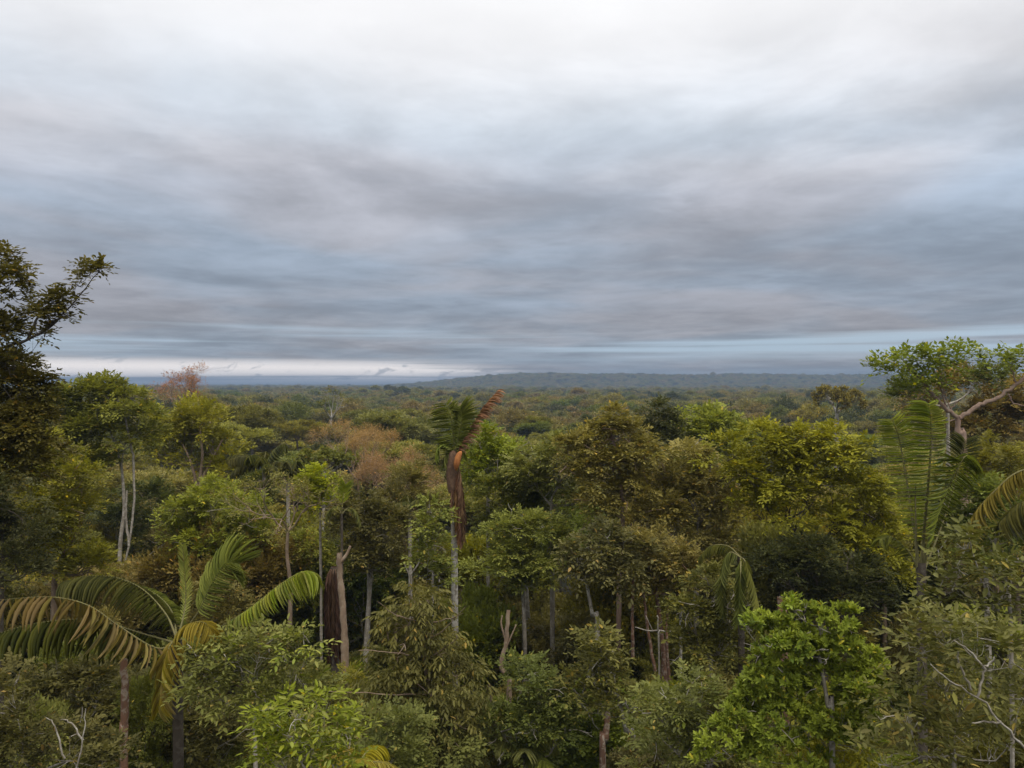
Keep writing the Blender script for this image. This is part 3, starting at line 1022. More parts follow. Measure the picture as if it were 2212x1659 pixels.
# --- lower part of the picture: crowns below the platform
hero('conical_hanging_tree', 'conical tree with horizontal branches, hanging dark leaves and orange twig ends',
     [(900, 1300, 32), (880, 1345, 38), (940, 1350, 40), (870, 1400, 48), (950, 1410, 45), (850, 1460, 55), (940, 1470, 58), (1000, 1480, 40), (820, 1530, 60), (910, 1550, 70), (1000, 1560, 55), (840, 1610, 70), (950, 1640, 70)],
     24, 'droop', spec('hang', L=.21, W=.07, cov=.85), bark='tan', rc=.33, trunk=[(905, 1310), (925, 1480), (945, 1660)], tr=.07, limb=.03,
     extra=limb_extra([[(910, 1345), (860, 1330), (815, 1300)], [(910, 1390), (960, 1360), (1005, 1310)], [(915, 1420), (850, 1410), (775, 1405)], [(915, 1430), (980, 1385), (985, 1372)],
                       [(920, 1500), (850, 1500), (710, 1495)], [(925, 1540), (850, 1560), (740, 1600)], [(930, 1560), (980, 1600), (1010, 1640)], [(905, 1350), (960, 1340), (1000, 1325)]], 24, .024, .008, 5, 22.5))
hero('wavy_trunk_tree', 'low leafy tree behind the wavy tan trunk',
     [(1130, 1480, 42), (1180, 1500, 45), (1150, 1550, 55), (1090, 1580, 45), (1200, 1590, 55), (1130, 1630, 55)], 24, 'green', spec('small', L=.15, W=.075, cov=.85), rc=.34, tr=.06)
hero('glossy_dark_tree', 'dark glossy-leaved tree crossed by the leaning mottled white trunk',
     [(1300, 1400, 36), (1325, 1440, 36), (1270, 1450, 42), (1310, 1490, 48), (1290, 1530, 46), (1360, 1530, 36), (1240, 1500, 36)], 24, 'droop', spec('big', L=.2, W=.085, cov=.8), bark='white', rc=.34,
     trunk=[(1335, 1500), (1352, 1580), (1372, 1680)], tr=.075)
hero('dim_green_sapling', 'dim green sapling with broad leaves beside the bright green bush',
     [(1430, 1540, 45), (1490, 1510, 48), (1450, 1600, 55), (1520, 1570, 45), (1540, 1640, 48), (1440, 1650, 50)], 20, 'green', spec('broad', L=.17, W=.07, cov=.8), rc=.3, tr=.05, own_leaves=60)
hero('glossy_green_tree', 'glossy green leafy tree overlapping the right fronds of the large left palm',
     [(445, 1425, 30), (500, 1412, 34), (560, 1412, 32), (612, 1400, 30), (655, 1402, 28), (470, 1470, 36), (545, 1465, 40), (630, 1455, 36), (500, 1520, 40), (590, 1520, 42), (675, 1490, 30), (430, 1500, 30)],
     18.5, 'lush', spec('broad', L=.18, W=.07, cov=.85), rc=.3, tr=.06, own_leaves=150)
hero('light_leaved_tree', 'light green long-leaved tree in front of the conical hanging tree',
     [(590, 1560, 26), (640, 1545, 30), (700, 1535, 28), (575, 1610, 30), (630, 1600, 34), (690, 1595, 36), (750, 1580, 26), (600, 1650, 36), (670, 1650, 38), (740, 1645, 34)], 15, 'lush', spec('broad', L=.19, W=.06, cov=.75, droop=.5), rc=.25, tr=.04, own_leaves=200)
hero('dim_leafy_tree', 'dim leafy tree round the mottled trunk under the large left palm',
     [(140, 1480, 52), (210, 1500, 50), (100, 1550, 60), (190, 1570, 60), (330, 1520, 50), (380, 1580, 58), (300, 1600, 55), (440, 1580, 50), (480, 1640, 55), (360, 1650, 50)],
     22, 'droop', spec('broad', L=.17, W=.08), rc=.4, tr=.09)
hero('grey_twiggy_shrub', 'grey-olive twiggy sapling in the lower left corner',
     [(30, 1500, 55), (50, 1590, 60), (150, 1630, 55), (10, 1650, 60), (230, 1650, 45)], 17, 'droop', spec('small', L=.13, W=.06, cov=.8), rc=.32, tr=.05,
     extra=limb_extra([[(165, 1660), (180, 1590), (185, 1530)], [(180, 1600), (150, 1560), (130, 1555)], [(140, 1640), (120, 1570), (100, 1550)]], 16, .02, .008))
hero('bright_green_bush', 'vivid fresh green bush of upright whorled leaves standing against the dark forest',
     [(1725, 1325, 26), (1680, 1350, 26), (1770, 1345, 28), (1830, 1345, 28), (1612, 1355, 20), (1650, 1395, 36), (1720, 1400, 48), (1800, 1400, 44), (1870, 1430, 38), (1850, 1480, 42),
      (1770, 1470, 50), (1680, 1460, 48), (1890, 1510, 30), (1620, 1540, 42), (1680, 1560, 48), (1570, 1600, 40), (1640, 1630, 45), (1820, 1560, 40), (1740, 1560, 40), (1530, 1640, 22), (1760, 1420, 50, .3), (1700, 1500, 50, .4), (1820, 1500, 46, .3), (1790, 1610, 44, .2), (1860, 1600, 36), (1650, 1500, 40, .2), (1720, 1640, 44)],
     15, 'bush', spec('whorl'), bark='pale', rc=.24, trunk=[(1770, 1420), (1790, 1540), (1798, 1680)], tr=.045, limb=.022, own_leaves=290)
hero('big_leaved_shrub', 'dull green big-leaved shrub with pale forked branches in the lower right corner',
     [(1990, 1400, 48), (2050, 1375, 45), (2110, 1410, 45), (2180, 1430, 48), (2020, 1460, 50), (1960, 1540, 48), (2080, 1500, 45), (2200, 1520, 55), (1990, 1620, 55), (2060, 1600, 48), (2150, 1630, 58), (1900, 1640, 45)],
     13, 'grey', spec('big', L=.19, W=.07, cov=.62), rc=.27, tr=.05, limb=.02, own_leaves=240,
     extra=limb_extra([[(2230, 1630), (2170, 1570), (2110, 1505), (2050, 1470), (2010, 1435)], [(2110, 1505), (2125, 1445), (2085, 1400), (2060, 1385)], [(2125, 1445), (2150, 1420)], [(2160, 1560), (2100, 1560)], [(2105, 1500), (2075, 1440), (2070, 1410)]], 12.4, .022, .009))
hero('slender_sapling', 'slender pale-stemmed sapling with sparse drooping leaves below the upright palm',
     [(2060, 1230, 26), (2090, 1175, 20), (2120, 1255, 24), (2160, 1230, 26), (2190, 1300, 30), (2040, 1280, 24), (2020, 1330, 28), (2130, 1330, 24)],
     15, 'grey', spec('big', L=.2, W=.08, cov=.2), rc=.22, tr=.03, limb=.012, own_leaves=60, trunk=[(2130, 1260), (2150, 1330), (2185, 1420)],
     extra=limb_extra([[(2150, 1330), (2110, 1220), (2085, 1140)], [(2150, 1330), (2185, 1250), (2165, 1190)], [(2150, 1340), (2080, 1280), (2040, 1240)]], 15, .018, .008))

# --- right side
def fork_limbs(tb, rng):
    d = 52
    for pth, a, c in [([(2070, 905), (2040, 880), (2005, 840), (1985, 815)], .34, .16),
                      ([(2070, 905), (2110, 880), (2150, 862), (2190, 835), (2230, 800), (2270, 790)], .36, .2),
                      ([(2045, 885), (2035, 850), (2025, 815), (2015, 790)], .16, .06), ([(2050, 888), (2075, 862)], .13, .06),
                      ([(1985, 815), (2000, 805), (2010, 785)], .15, .08), ([(1985, 815), (1962, 800), (1955, 780)], .15, .07),
                      ([(2175, 850), (2190, 870), (2220, 880)], .12, .07), ([(2070, 905), (2045, 912), (2025, 905)], .11, .06),
                      ([(2195, 830), (2185, 800), (2185, 775)], .13, .06)]:
        q = catmull([P(u, v, d) for u, v in pth], 5 * len(pth))
        tb.add(q + rng.normal(0, .04, q.shape), np.linspace(a, c, len(q)) * .45, 8)


hero('forked_tree', 'large tree with a forked pinkish tan trunk and airy leaf clusters against the sky',
     [(1905, 795, 18), (1930, 790, 20), (1955, 785, 22), (1985, 780, 20), (2010, 780, 22), (2035, 785, 20), (2060, 770, 20), (2085, 765, 22), (2095, 780, 16), (1915, 815, 14), (1890, 797, 8),
      (2160, 785, 20), (2190, 775, 22), (2215, 780, 22), (1990, 840, 30), (1960, 850, 26), (2030, 810, 22)],
     52, 'lush', spec('broad', L=.34, W=.2, k=5, cov=1.15), bark='pink', rc=.45, trunk=[(2070, 905), (2070, 940), (2082, 985)], tr=.2, limb=.05, fine=False, extra=fork_limbs)
hero('dusky_tree', 'dusky brown-green tree massed behind the forked trunk',
     [(2060, 830, 35), (2120, 850, 40), (2160, 870, 42), (2210, 860, 45), (2130, 910, 50), (2200, 920, 55), (2000, 880, 36), (2100, 950, 45), (2240, 960, 60), (1985, 905, 30)],
     66, 'brown', spec('small', L=.34, W=.2), bark='dark', rc=.8, tr=.3, fine=False)
hero('green_top_tree', 'green tree topping the dusky mass behind the forked trunk',
     [(2140, 815, 22), (2110, 825, 22), (2170, 830, 26), (1960, 830, 26), (1975, 855, 28), (1950, 870, 24)], 60, 'green', spec('small', L=.32, W=.19), rc=.6, tr=.15, fine=False)
hero('deep_green_shrub_tree', 'deep green leafy tree behind the folded frond of the upright palm',
     [(2120, 1090, 50), (2070, 1120, 45), (2160, 1140, 50), (2090, 1180, 50), (2200, 1200, 50)], 28, 'green', spec('broad', L=.18), rc=.42, tr=.1)
hero('soft_olive_tree', 'soft olive tree filling the slope under the forked trunk',
     [(2150, 1010, 50), (2210, 1030, 55), (2110, 1040, 42), (2190, 1080, 50), (2050, 1040, 45)], 44, 'olive', spec('small', L=.2, W=.1), bark='tan', rc=.5, tr=.13, fine=False)


# ------------------------------------------------------------------ bare and thin trees
def branchy(rng, tb, p, dr, ln, r, depth, tips, spread=.55, up=.25, sides=5):
    q = p + dr * ln
    mid = (p + q) / 2 + rng.normal(0, .07 * ln, 3)
    pth = catmull([p, mid, q], 5)
    tb.add(pth, np.linspace(r, r * .66, 5), sides if depth > 2 else 4)
    if depth == 0:
        tips.append((q, dr))
        return
    for _ in range(2 if rng.random() < .6 else 3):
        nd = nrm(dr + rng.normal(0, spread, 3) + UP * up)
        branchy(rng, tb, q, nd, ln * rng.uniform(.62, .86), r * .62, depth - 1, tips, spread, up, sides)


def bare_tree(name, label, px, py_fork, d, ln, r, depth, bark, matkey=None, sp=None, spread=.55, up=.2, dens=1.0, group=None, nl=3, trunk=None, per=10):
    SEED[0] += 1
    rng = np.random.default_rng(SEED[0])
    f = P(px, py_fork, d)
    foot = np.array([f[0], f[1], 0.0])
    o = root(name, label, 'tree', foot, group)
    tb = Tubes()
    top = [f] if trunk is None else [P(a, c, d) for a, c in trunk]
    pts = catmull(np.array(top + [f * [1, 1, .5] + np.array([rng.normal(0, .2), 0, 0]), foot]), 14)
    tb.add(pts, np.linspace(r, r * 2, 14), 8)
    obj('trunk', tb.mesh('trunk', BM[bark], foot), o)
    br = Tubes()
    tips = []
    for q in range(nl):
        a = 6.28 * q / nl + rng.uniform(-.4, .4)
        dr = nrm(np.array([math.cos(a) * .8, math.sin(a) * .8, .9 + rng.uniform(-.2, .3)]))
        branchy(rng, br, top[0], dr, ln * rng.uniform(.8, 1.1), r * .75, depth, tips, spread, up)
    obj('branches', br.mesh('branches', BM[bark], foot), o)
    if matkey:
        tp = np.array([t[0] for t in tips])
        dv = np.array([t[1] for t in tips])
        idx = np.repeat(np.arange(len(tp)), per)
        base = tp[idx] + rng.normal(0, .22 * ln * .4, (len(idx), 3))
        arr = sprays(rng, base, dv[idx] + rng.normal(0, .6, (len(idx), 3)), sp.get('k', 5), sp['L'], sp['W'], sp.get('mode', 'spray'), .2, rng.random(len(idx)))
        V, F, k = leaf_mesh_arrays(arr[0] - foot, *arr[1:5], False)
        obj('crown', mesh('crown', V, F, LM[matkey], np.repeat(arr[5], k)), o, 'stuff')
    return o


bare_tree('leafless_dome_tree', 'dome of fine reddish brown twigs, nearly leafless, broad and rounded', 775, 1040, 84, 2.1, .14, 5, 'tan', 'rust', dict(L=.24, W=.05, k=3), spread=.42, up=.24, nl=6, per=9)
bare_tree('leafless_dome_tree', 'smaller brown twiggy dome, nearly leafless, beside the broad reddish dome', 855, 1105, 70, 1.9, .12, 5, 'tan', 'rust', dict(L=.22, W=.045, k=3), spread=.42, up=.2, nl=6, per=8)
bare_tree('bare_limbed_tree', 'pale bare-limbed tree with crooked branches and few leaves above the snag', 625, 1180, 37, 1.1, .07, 4, 'tan', 'olive', dict(L=.14, W=.07, k=4), spread=.6, up=.15, nl=4, per=5,
          trunk=[(622, 1150), (620, 1200), (628, 1270), (626, 1370)])
bare_tree('bare_limbed_tree', 'white-limbed tree with glossy dark leaf tufts in front of the broad reddish dome', 700, 1038, 58, .85, .1, 4, 'white', 'green', dict(L=.26, W=.15, k=6, mode='rosette'), spread=.5, up=.25, nl=4, per=3)
bare_tree('pale_emergent_tree', 'pale-trunked emergent with a thin brown flat crown in the far canopy', 1808, 893, 135, 1.8, .34, 4, 'white', 'brown', dict(L=.5, W=.28, k=4, mode='rosette'), spread=.5, up=.12, nl=3, per=7)
bare_tree('white_branched_tree', 'white branched nearly leafless tree far off above the broad reddish dome', 715, 905, 190, 2.4, .3, 4, 'white', 'grey', dict(L=.5, W=.25, k=3), spread=.5, up=.2, nl=3, per=2)
bare_tree('pinkish_crown_tree', 'wide pinkish brown thin-crowned tree far off beyond the olive dome', 395, 885, 175, 2.8, .3, 5, 'tan', 'rust', dict(L=.42, W=.16, k=3), spread=.48, up=.1, nl=5, per=4)
hero('yellow_clump_tree', 'small yellow-green clumped tree among the pale bare limbs',
     [(690, 1035, 26), (715, 1060, 26), (665, 1055, 20), (700, 1090, 26), (672, 1085, 16)], 38, 'bright', spec('small', L=.17, W=.1, cov=1.1), rc=.34, tr=.07)


# ------------------------------------------------------------------ bare trunks seen between the crowns
def snag(name, label, path, d, r0, r1, bark, forks=(), group=None, cat='tree'):
    SEED[0] += 1
    rng = np.random.default_rng(SEED[0])
    pts = [P(a, c, d) for a, c in path]
    l = pts[-1]
    foot = np.array([l[0] + rng.normal(0, .2), l[1], 0])
    q = catmull(np.array(pts + [(l + foot) / 2, foot]), 5 * len(pts) + 8)
    o = root(name, label, cat, foot, group)
    tb = Tubes()
    tb.add(q + rng.normal(0, .012, q.shape), np.linspace(r0, r1, len(q)) * (1 + .07 * rng.standard_normal(len(q))), 10, cap=True)
    obj('trunk', tb.mesh('trunk', BM[bark], foot), o)
    for k, (fp, fr) in enumerate(forks):
        t2 = Tubes()
        fq = catmull(np.array([P(a, c, d) for a, c in fp]), 5 * len(fp))
        t2.add(fq, np.linspace(fr, fr * .55, len(fq)), 7, cap=True)
        obj('branch', t2.mesh('branch', BM[bark], foot), o)
    return o


snag('broken_tree', 'tall tan trunk snapped off at a short fork beside the dead palm skirt', [(733, 1195), (735, 1250), (741, 1330), (745, 1400), (744, 1500)], 33, .11, .2, 'tan', [([(735, 1215), (748, 1200), (757, 1180)], .09)])
snag('mottled_tree', 'thin straight mottled trunk right of the snapped tan trunk', [(800, 1180), (797, 1240), (797, 1320), (795, 1460)], 39.5, .08, .13, 'white')
snag('crooked_tree', 'wavy crooked tan trunk with a kink low down', [(1098, 1320), (1093, 1390), (1082, 1440), (1100, 1470), (1098, 1560), (1102, 1670)], 27, .07, .12, 'tan', [([(1094, 1390), (1083, 1350), (1085, 1330)], .04), ([(1093, 1400), (1115, 1350)], .035)])
snag('pale_snag', 'pale broken stub left of the wavy trunk', [(1058, 1480), (1064, 1550), (1068, 1670)], 25, .045, .08, 'tan')
snag('brown_stemmed_tree', 'mottled brown trunk under the drooping buff frond', [(268, 1425), (270, 1500), (268, 1590), (268, 1680)], 19.5, .085, .11, 'red', [([(264, 1520), (262, 1590), (260, 1680)], .035)])
snag('reddish_tree', 'reddish brown leaning trunk low in the picture beside the leaning white trunk', [(1312, 1540), (1308, 1600), (1302, 1680)], 23, .085, .11, 'red')
snag('y_shaped_snag', 'pale crooked Y-shaped dead stem in the dark gap left of the sheathed palm', [(885, 1240), (886, 1290), (890, 1380)], 33, .04, .07, 'pale', [([(885, 1245), (905, 1215), (902, 1190)], .035), ([(885, 1245), (872, 1215)], .03)])
snag('forked_dead_branch_tree', 'thin pale dead stem with a long level branch in front of the reddish trunks', [(1420, 1330), (1422, 1362), (1424, 1450)], 31, .03, .045, 'pale', [([(1422, 1362), (1400, 1363), (1372, 1355)], .03), ([(1422, 1362), (1450, 1364), (1478, 1348)], .032), ([(1410, 1363), (1395, 1330)], .02)])
snag('thin_white_tree', 'thin white stem rising in the shade right of the reddish trunks', [(1476, 1190), (1472, 1270), (1470, 1400)], 33, .05, .08, 'white')
snag('hollow_stump', 'broken hollow reddish trunk beside the hanging palm frond', [(1686, 1292), (1690, 1340), (1694, 1420)], 24, .1, .14, 'red')


# ------------------------------------------------------------------ palms
def leaflet_unit(matkey, droop, key):
    """a folded, tapering, bending blade one metre long along +Y"""
    n = 5
    t = np.linspace(0, 1, n)
    w = np.array([.35, .95, 1.0, .72, .04])
    V = []
    for a, ww in zip(t, w):
        z = -droop * a * a
        yy = a * (1 - .25 * droop * a)
        V += [(-ww * .5, yy, z + .12 * ww), (0, yy, z), (ww * .5, yy, z + .12 * ww)]
    F = []
    for k in range(n - 1):
        for j in range(2):
            F.append((k * 3 + j, k * 3 + j + 1, k * 3 + j + 4, k * 3 + j + 3))
    return np.array(V), np.array(F)


LU = {}


def leaflet_me(matkey, droop, tint):
    k = (matkey, round(droop, 2), tint)
    if k not in LU:
        V, F = leaflet_unit(matkey, droop, k)
        LU[k] = mesh('leaflet', V, F, LM[matkey], np.full(len(F), tint))
    return LU[k]


def frond(palm, foot, spine, n, ll, lw, matkey, droop=.3, lift=0.0, bend=.3, own=False, rng=None, start=.18, up=None, r0=.03, jit=.05, name='frond', gaps=0.0, sweep=.5, sidewt=(1, 1), rmat='rachis'):
    sp = catmull(np.array(spine), 26)
    tb = Tubes()
    tb.add(sp, np.linspace(r0, r0 * .15, 26), 6)
    fr = obj(name, tb.mesh(name, BM[rmat], foot), palm)
    T = nrm(np.gradient(sp, axis=0))
    Vs, Fs, ts, off = [], [], [], 0
    for k in range(n):
        t = start + (1 - start) * (k + .3) / n
        u = t * 25
        i = min(int(u), 24)
        p = sp[i] * (1 - u + i) + sp[i + 1] * (u - i)
        tg = T[i]
        upv = np.array(up if up is not None else UP)
        S = np.cross(tg, upv)
        if np.linalg.norm(S) < .15:
            S = np.cross(tg, np.array([0, -1., .2]))
        S = nrm(S)
        Nn = nrm(np.cross(S, tg))
        prof = math.sin(math.pi * min(1, .18 + .82 * (1 - t) / (1 - start) * .92 + .04)) if t > .5 else min(1, .6 + (t - start) * 1.6)
        L = ll * max(.35, prof) * rng.uniform(.88, 1.08)
        for sg, wt in ((-1, sidewt[0]), (1, sidewt[1])):
            if rng.random() < gaps or wt <= 0:
                continue
            d = nrm(S * sg * wt + tg * (sweep + .5 * t * t) + Nn * (lift + rng.normal(0, jit)) + rng.normal(0, jit, 3))
            d = nrm(d - UP * droop * rng.uniform(.75, 1.25))
            nn = Nn + .35 * S * -sg
            nn = nrm(nn - d * np.dot(nn, d))
            s = np.cross(d, nn)
            tint = float(rng.choice([.1, .5, .9]))
            if own:
                o = obj('leaflet', leaflet_me(matkey, bend, tint), fr)
                q = p - foot
                a, b_, c_ = s * lw, d * L, nn * L
                o.matrix_local = Matrix(((a[0], b_[0], c_[0], q[0]), (a[1], b_[1], c_[1], q[1]), (a[2], b_[2], c_[2], q[2]), (0, 0, 0, 1)))
            else:
                V, F = leaflet_unit(matkey, bend, None)
                W = p - foot + V[:, :1] * s * lw + V[:, 1:2] * d * L + V[:, 2:3] * nn * L
                Vs.append(W)
                Fs.append(F + off)
                off += len(V)
                ts.append(np.full(len(F), tint))
    if Vs:
        obj('leaflets', mesh('leaflets', np.concatenate(Vs), np.concatenate(Fs), LM[matkey], np.concatenate(ts)), fr, 'stuff')
    return fr


def palm_root(name, label, crown, tr, bark='pale', group=None, lean=0.0, top_r=None):
    foot = np.array([crown[0] + lean, crown[1], 0.0])
    o = root(name, label, 'palm', foot, group)
    tb = Tubes()
    q = catmull(np.array([crown, crown * .5 + foot * .5 + np.array([.12, 0, 0]), foot]), 22)
    tb.add(q, np.linspace(tr, tr * 1.25, 22), 10)
    obj('trunk', tb.mesh('trunk', BM[bark], foot), o)
    return o, foot


def px_spine(pts, d):
    return [P(a[0], a[1], d + (a[2] if len(a) > 2 else 0)) for a in pts]


rng = np.random.default_rng(5)
# the large palm on the left
c0 = P(383, 1385, 20)
pl, ft = palm_root('large_palm', 'large palm with buff drooping and dark arching fronds spread wide at the lower left', c0, .13, 'dark')
FR = [
    (dict(spine=[(383, 1392), (335, 1400, -.8), (255, 1352, -1.2), (190, 1308, -1.4), (110, 1290, -1.4), (0, 1296, -1.2)], n=34, ll=1.0, lw=.042, gaps=.12, jit=.2, matkey='palmbuff', droop=1.2, bend=.22, own=True, sweep=.25), None),
    (dict(spine=[(383, 1385), (360, 1330, .4), (310, 1275, .7), (250, 1248, .8), (190, 1246, .8), (135, 1258, .6)], n=44, ll=1.0, lw=.04, jit=.04, matkey='palmdark', droop=.8, bend=.3, own=False, sweep=.3), None),
    (dict(spine=[(383, 1385), (400, 1310, .8), (400, 1240, 1.0), (394, 1180, .9)], n=30, ll=.34, lw=.04, matkey='palmlight', droop=.1, bend=.15, own=False, sweep=1.6, lift=.2), None),
    (dict(spine=[(383, 1385), (430, 1320, -.3), (458, 1262, -.4), (490, 1218, -.5), (518, 1218, -.6)], n=44, ll=.9, lw=.042, matkey='palmlight', droop=.15, bend=.22, own=False, sweep=.6, lift=.1, start=.25, up=(-.3, -.7, .5)), None),
    (dict(spine=[(383, 1385), (450, 1368, .2), (530, 1322, .0), (600, 1268, -.1), (650, 1238, -.1), (678, 1240, -.1)], n=46, ll=.9, lw=.052, jit=.03, matkey='palmlight', droop=.65, bend=.28, own=True, sweep=.35, start=.32), None),
    (dict(spine=[(383, 1385), (372, 1388, -.6), (358, 1420, -.9), (349, 1480, -1.0), (344, 1530, -1.0)], n=20, ll=.9, lw=.055, matkey='palmyellow', droop=1.2, bend=.2, own=True, sweep=.7, start=.1), None),
    (dict(spine=[(383, 1385), (405, 1352, -.6), (440, 1345, -1.0), (462, 1375, -1.2)], n=22, ll=.8, lw=.045, matkey='palmyellow', droop=.7, bend=.35, own=False, sweep=.5), None),
    (dict(spine=[(383, 1390), (310, 1370, .8), (200, 1340, 1.2), (90, 1345, 1.3), (-10, 1370, 1.2)], n=46, ll=1.15, lw=.034, jit=.15, matkey='palmdark', droop=1.4, bend=.2, own=False, sweep=.25), None),
    (dict(spine=[(383, 1385), (370, 1320, 1.2), (330, 1280, 1.9), (280, 1262, 2.4)], n=30, ll=.8, lw=.04, matkey='palm', droop=.5, bend=.3, own=False, sweep=.5), None),
]
for kw, _ in FR:
    kw = dict(kw)
    kw['spine'] = px_spine(kw['spine'], 20)
    frond(pl, ft, rng=rng, **kw)

# the palm with upright fronds on the right
c1 = P(1990, 1215, 21)
pr, ft = palm_root('upright_palm', 'palm with tall upright comb-like fronds in front of the forked tree', c1, .12, 'dark')
for kw in [
    dict(spine=[(1990, 1225), (2000, 1100, -.2), (2010, 980, -.5), (2010, 910, -.5), (2004, 872, -.4)], n=44, ll=.82, lw=.055, jit=.025, matkey='palmlight', droop=.22, bend=.3, own=True, sweep=.12, up=(.25, -.9, .25), r0=.045, start=.12),
    dict(spine=[(1985, 1225), (1968, 1100, .5), (1952, 1000, .8), (1940, 940, .9), (1926, 905, .9)], n=42, ll=.62, lw=.045, jit=.03, matkey='palmlight', droop=.25, bend=.3, own=True, sweep=.2, up=(-.4, -.8, .3), r0=.04),
    dict(spine=[(1995, 1225), (2015, 1140, -.5), (2050, 1050, -.8), (2082, 990, -.8), (2100, 985, -.7)], n=48, ll=.7, lw=.042, jit=.03, matkey='palm', droop=.9, bend=.2, own=False, sweep=.4, up=(.3, -.5, .7), r0=.04),
    dict(spine=[(1998, 1230), (2040, 1120, .6), (2075, 1000, .9), (2085, 950, .9)], n=36, ll=.6, lw=.04, jit=.03, matkey='palmdark', droop=.2, bend=.2, own=False, sweep=.6, up=(-.2, -.9, .3), start=.2),
    dict(spine=[(1985, 1228), (1960, 1190, .3), (1925, 1160, .4), (1900, 1165, .3)], n=26, ll=.55, lw=.035, matkey='palm', droop=.4, bend=.3, own=False, sweep=.5),
]:
    kw['spine'] = px_spine(kw['spine'], 21)
    frond(pr, ft, rng=rng, **kw)
# an old spear, unopened
tb = Tubes()
tb.add(catmull([P(1980, 1225, 20.7), P(1978, 1120, 20.6), P(1977, 1045, 20.6)], 10), np.linspace(.03, .012, 10), 6)
obj('spear', tb.mesh('spear', BM['rachis'], ft), pr)

# palm reaching in from the right edge
c2 = P(2300, 1120, 17)
p2, ft = palm_root('edge_palm', 'palm at the right edge with one brownish frond arching into view', c2, .12, 'dark')
for kw in [dict(spine=[(2300, 1120), (2260, 1020), (2200, 1020), (2150, 1060), (2110, 1105), (2085, 1160)], n=50, ll=.58, lw=.026, gaps=.15, jit=.2, matkey='palmbuff', droop=1.5, bend=.2, own=False, sweep=.3, start=.15),
           dict(spine=[(2300, 1120), (2330, 1020), (2400, 980), (2480, 1010)], n=40, ll=.8, lw=.045, matkey='palm', droop=.8, bend=.25, sweep=.3),
           dict(spine=[(2300, 1125, .3), (2270, 1090, .8), (2210, 1085, 1.0), (2160, 1130, 1.0)], n=40, ll=.8, lw=.045, matkey='palmdark', droop=1.1, bend=.25, sweep=.3)]:
    kw['spine'] = px_spine(kw['spine'], 17)
    frond(p2, ft, rng=rng, **kw)

# the palm with the orange bract and the dead skirt
c3 = P(980, 985, 33)
p3, ft = palm_root('sheathed_palm', 'tall palm with an orange dry bract, a dead brown skirt and few living fronds', c3, .14, 'white')
for kw in [
    dict(spine=[(982, 990), (980, 950), (974, 905), (962, 872)], n=40, ll=1.05, lw=.06, matkey='palm', droop=.5, bend=.25, sweep=.45, up=(.5, -.8, .2), start=.1),
    dict(spine=[(984, 990), (992, 940), (1000, 900), (996, 882)], n=38, ll=.95, lw=.07, matkey='palmlight', droop=.25, bend=.25, sweep=.7, up=(-.5, -.8, .2), start=.15),
    dict(spine=[(984, 985), (1002, 955), (1035, 895), (1075, 845)], n=56, ll=.78, lw=.04, matkey='palmtan', droop=.45, bend=.3, sweep=.95, start=.12, gaps=.2, jit=.14),
    dict(spine=[(982, 980), (968, 958), (952, 960), (943, 985)], n=16, ll=.7, lw=.1, matkey='palmlight', droop=.6, bend=.2, sweep=.8),
    dict(spine=[(982, 980), (990, 955), (998, 965), (1000, 985)], n=12, ll=.6, lw=.11, matkey='palmlight', droop=.7, bend=.2, sweep=.9),
    dict(spine=[(982, 980), (974, 965), (965, 985), (962, 1000)], n=12, ll=.6, lw=.1, matkey='palm', droop=.8, bend=.2, sweep=.9),
]:
    kw['spine'] = px_spine(kw['spine'], 33)
    frond(p3, ft, rng=rng, **kw)
for k, (xa, xb, yb, rr) in enumerate([(985, 992, 1165, .9), (990, 1000, 1150, .9), (994, 1004, 1120, .8), (988, 997, 1180, .7), (978, 973, 1110, .5), (984, 986, 1140, .6), (996, 1003, 1165, .7)]):
    frond(p3, ft, px_spine([(980 + (xa - 980) * .5, 995, -.1 - .03 * k), (xa, 1040, -.25), ((xa + xb) / 2, (1040 + yb) / 2, -.3 - .02 * k), (xb, yb, -.3)], 33), 34, .75 * rr, .045,
          'palmdead', droop=2.2, bend=.08, rng=rng, sweep=.9, start=.15, name='dead_frond', rmat='sheath', gaps=.05)
tb = Tubes()
tb.add(catmull([P(977, 1065, 32.85), P(976, 1020, 32.9), P(978, 985, 32.95), P(981, 975, 33)], 10), np.array([.17, .22, .24, .25, .25, .24, .22, .2, .16, .1]), 10)
obj('leaf_sheath', tb.mesh('leaf_sheath', BM['sheath'], ft), p3)
tb = Tubes()
tb.add(catmull([P(985, 1018, 32.5), P(987, 1000, 32.45), P(991, 985, 32.5), P(997, 975, 32.6)], 12), np.array([.015, .07, .11, .13, .135, .13, .14, .125, .12, .105, .08, .02]), 10)
bo = obj('bract', tb.mesh('bract', BM['bract'], ft), p3)
bo['label'] = 'orange boat-shaped dry bract'


def star_palm(name, label, px, py, d, nf, fl, ll, lw, matkey, seed, droop=.7, group=None, arch=.8, bark='pale', own=False, elev=(.2, 1.2)):
    rg = np.random.default_rng(seed)
    c = P(px, py, d)
    o, ft = palm_root(name, label, c, .11, bark, group)
    for k in range(nf):
        a = 6.28 * k / nf + rg.uniform(-.25, .25)
        el = rg.uniform(*elev)
        h = np.array([math.cos(a), math.sin(a), 0])
        pts = [c]
        for t in (.33, .66, 1.0):
            pts.append(c + h * fl * t * math.cos(el) + UP * (fl * t * math.sin(el) - arch * fl * t * t * (1 - .5 * math.sin(el))))
        frond(o, ft, pts, 34, ll, lw, matkey, droop=droop, bend=.3, rng=rg, sweep=.45, start=.15)
    return o


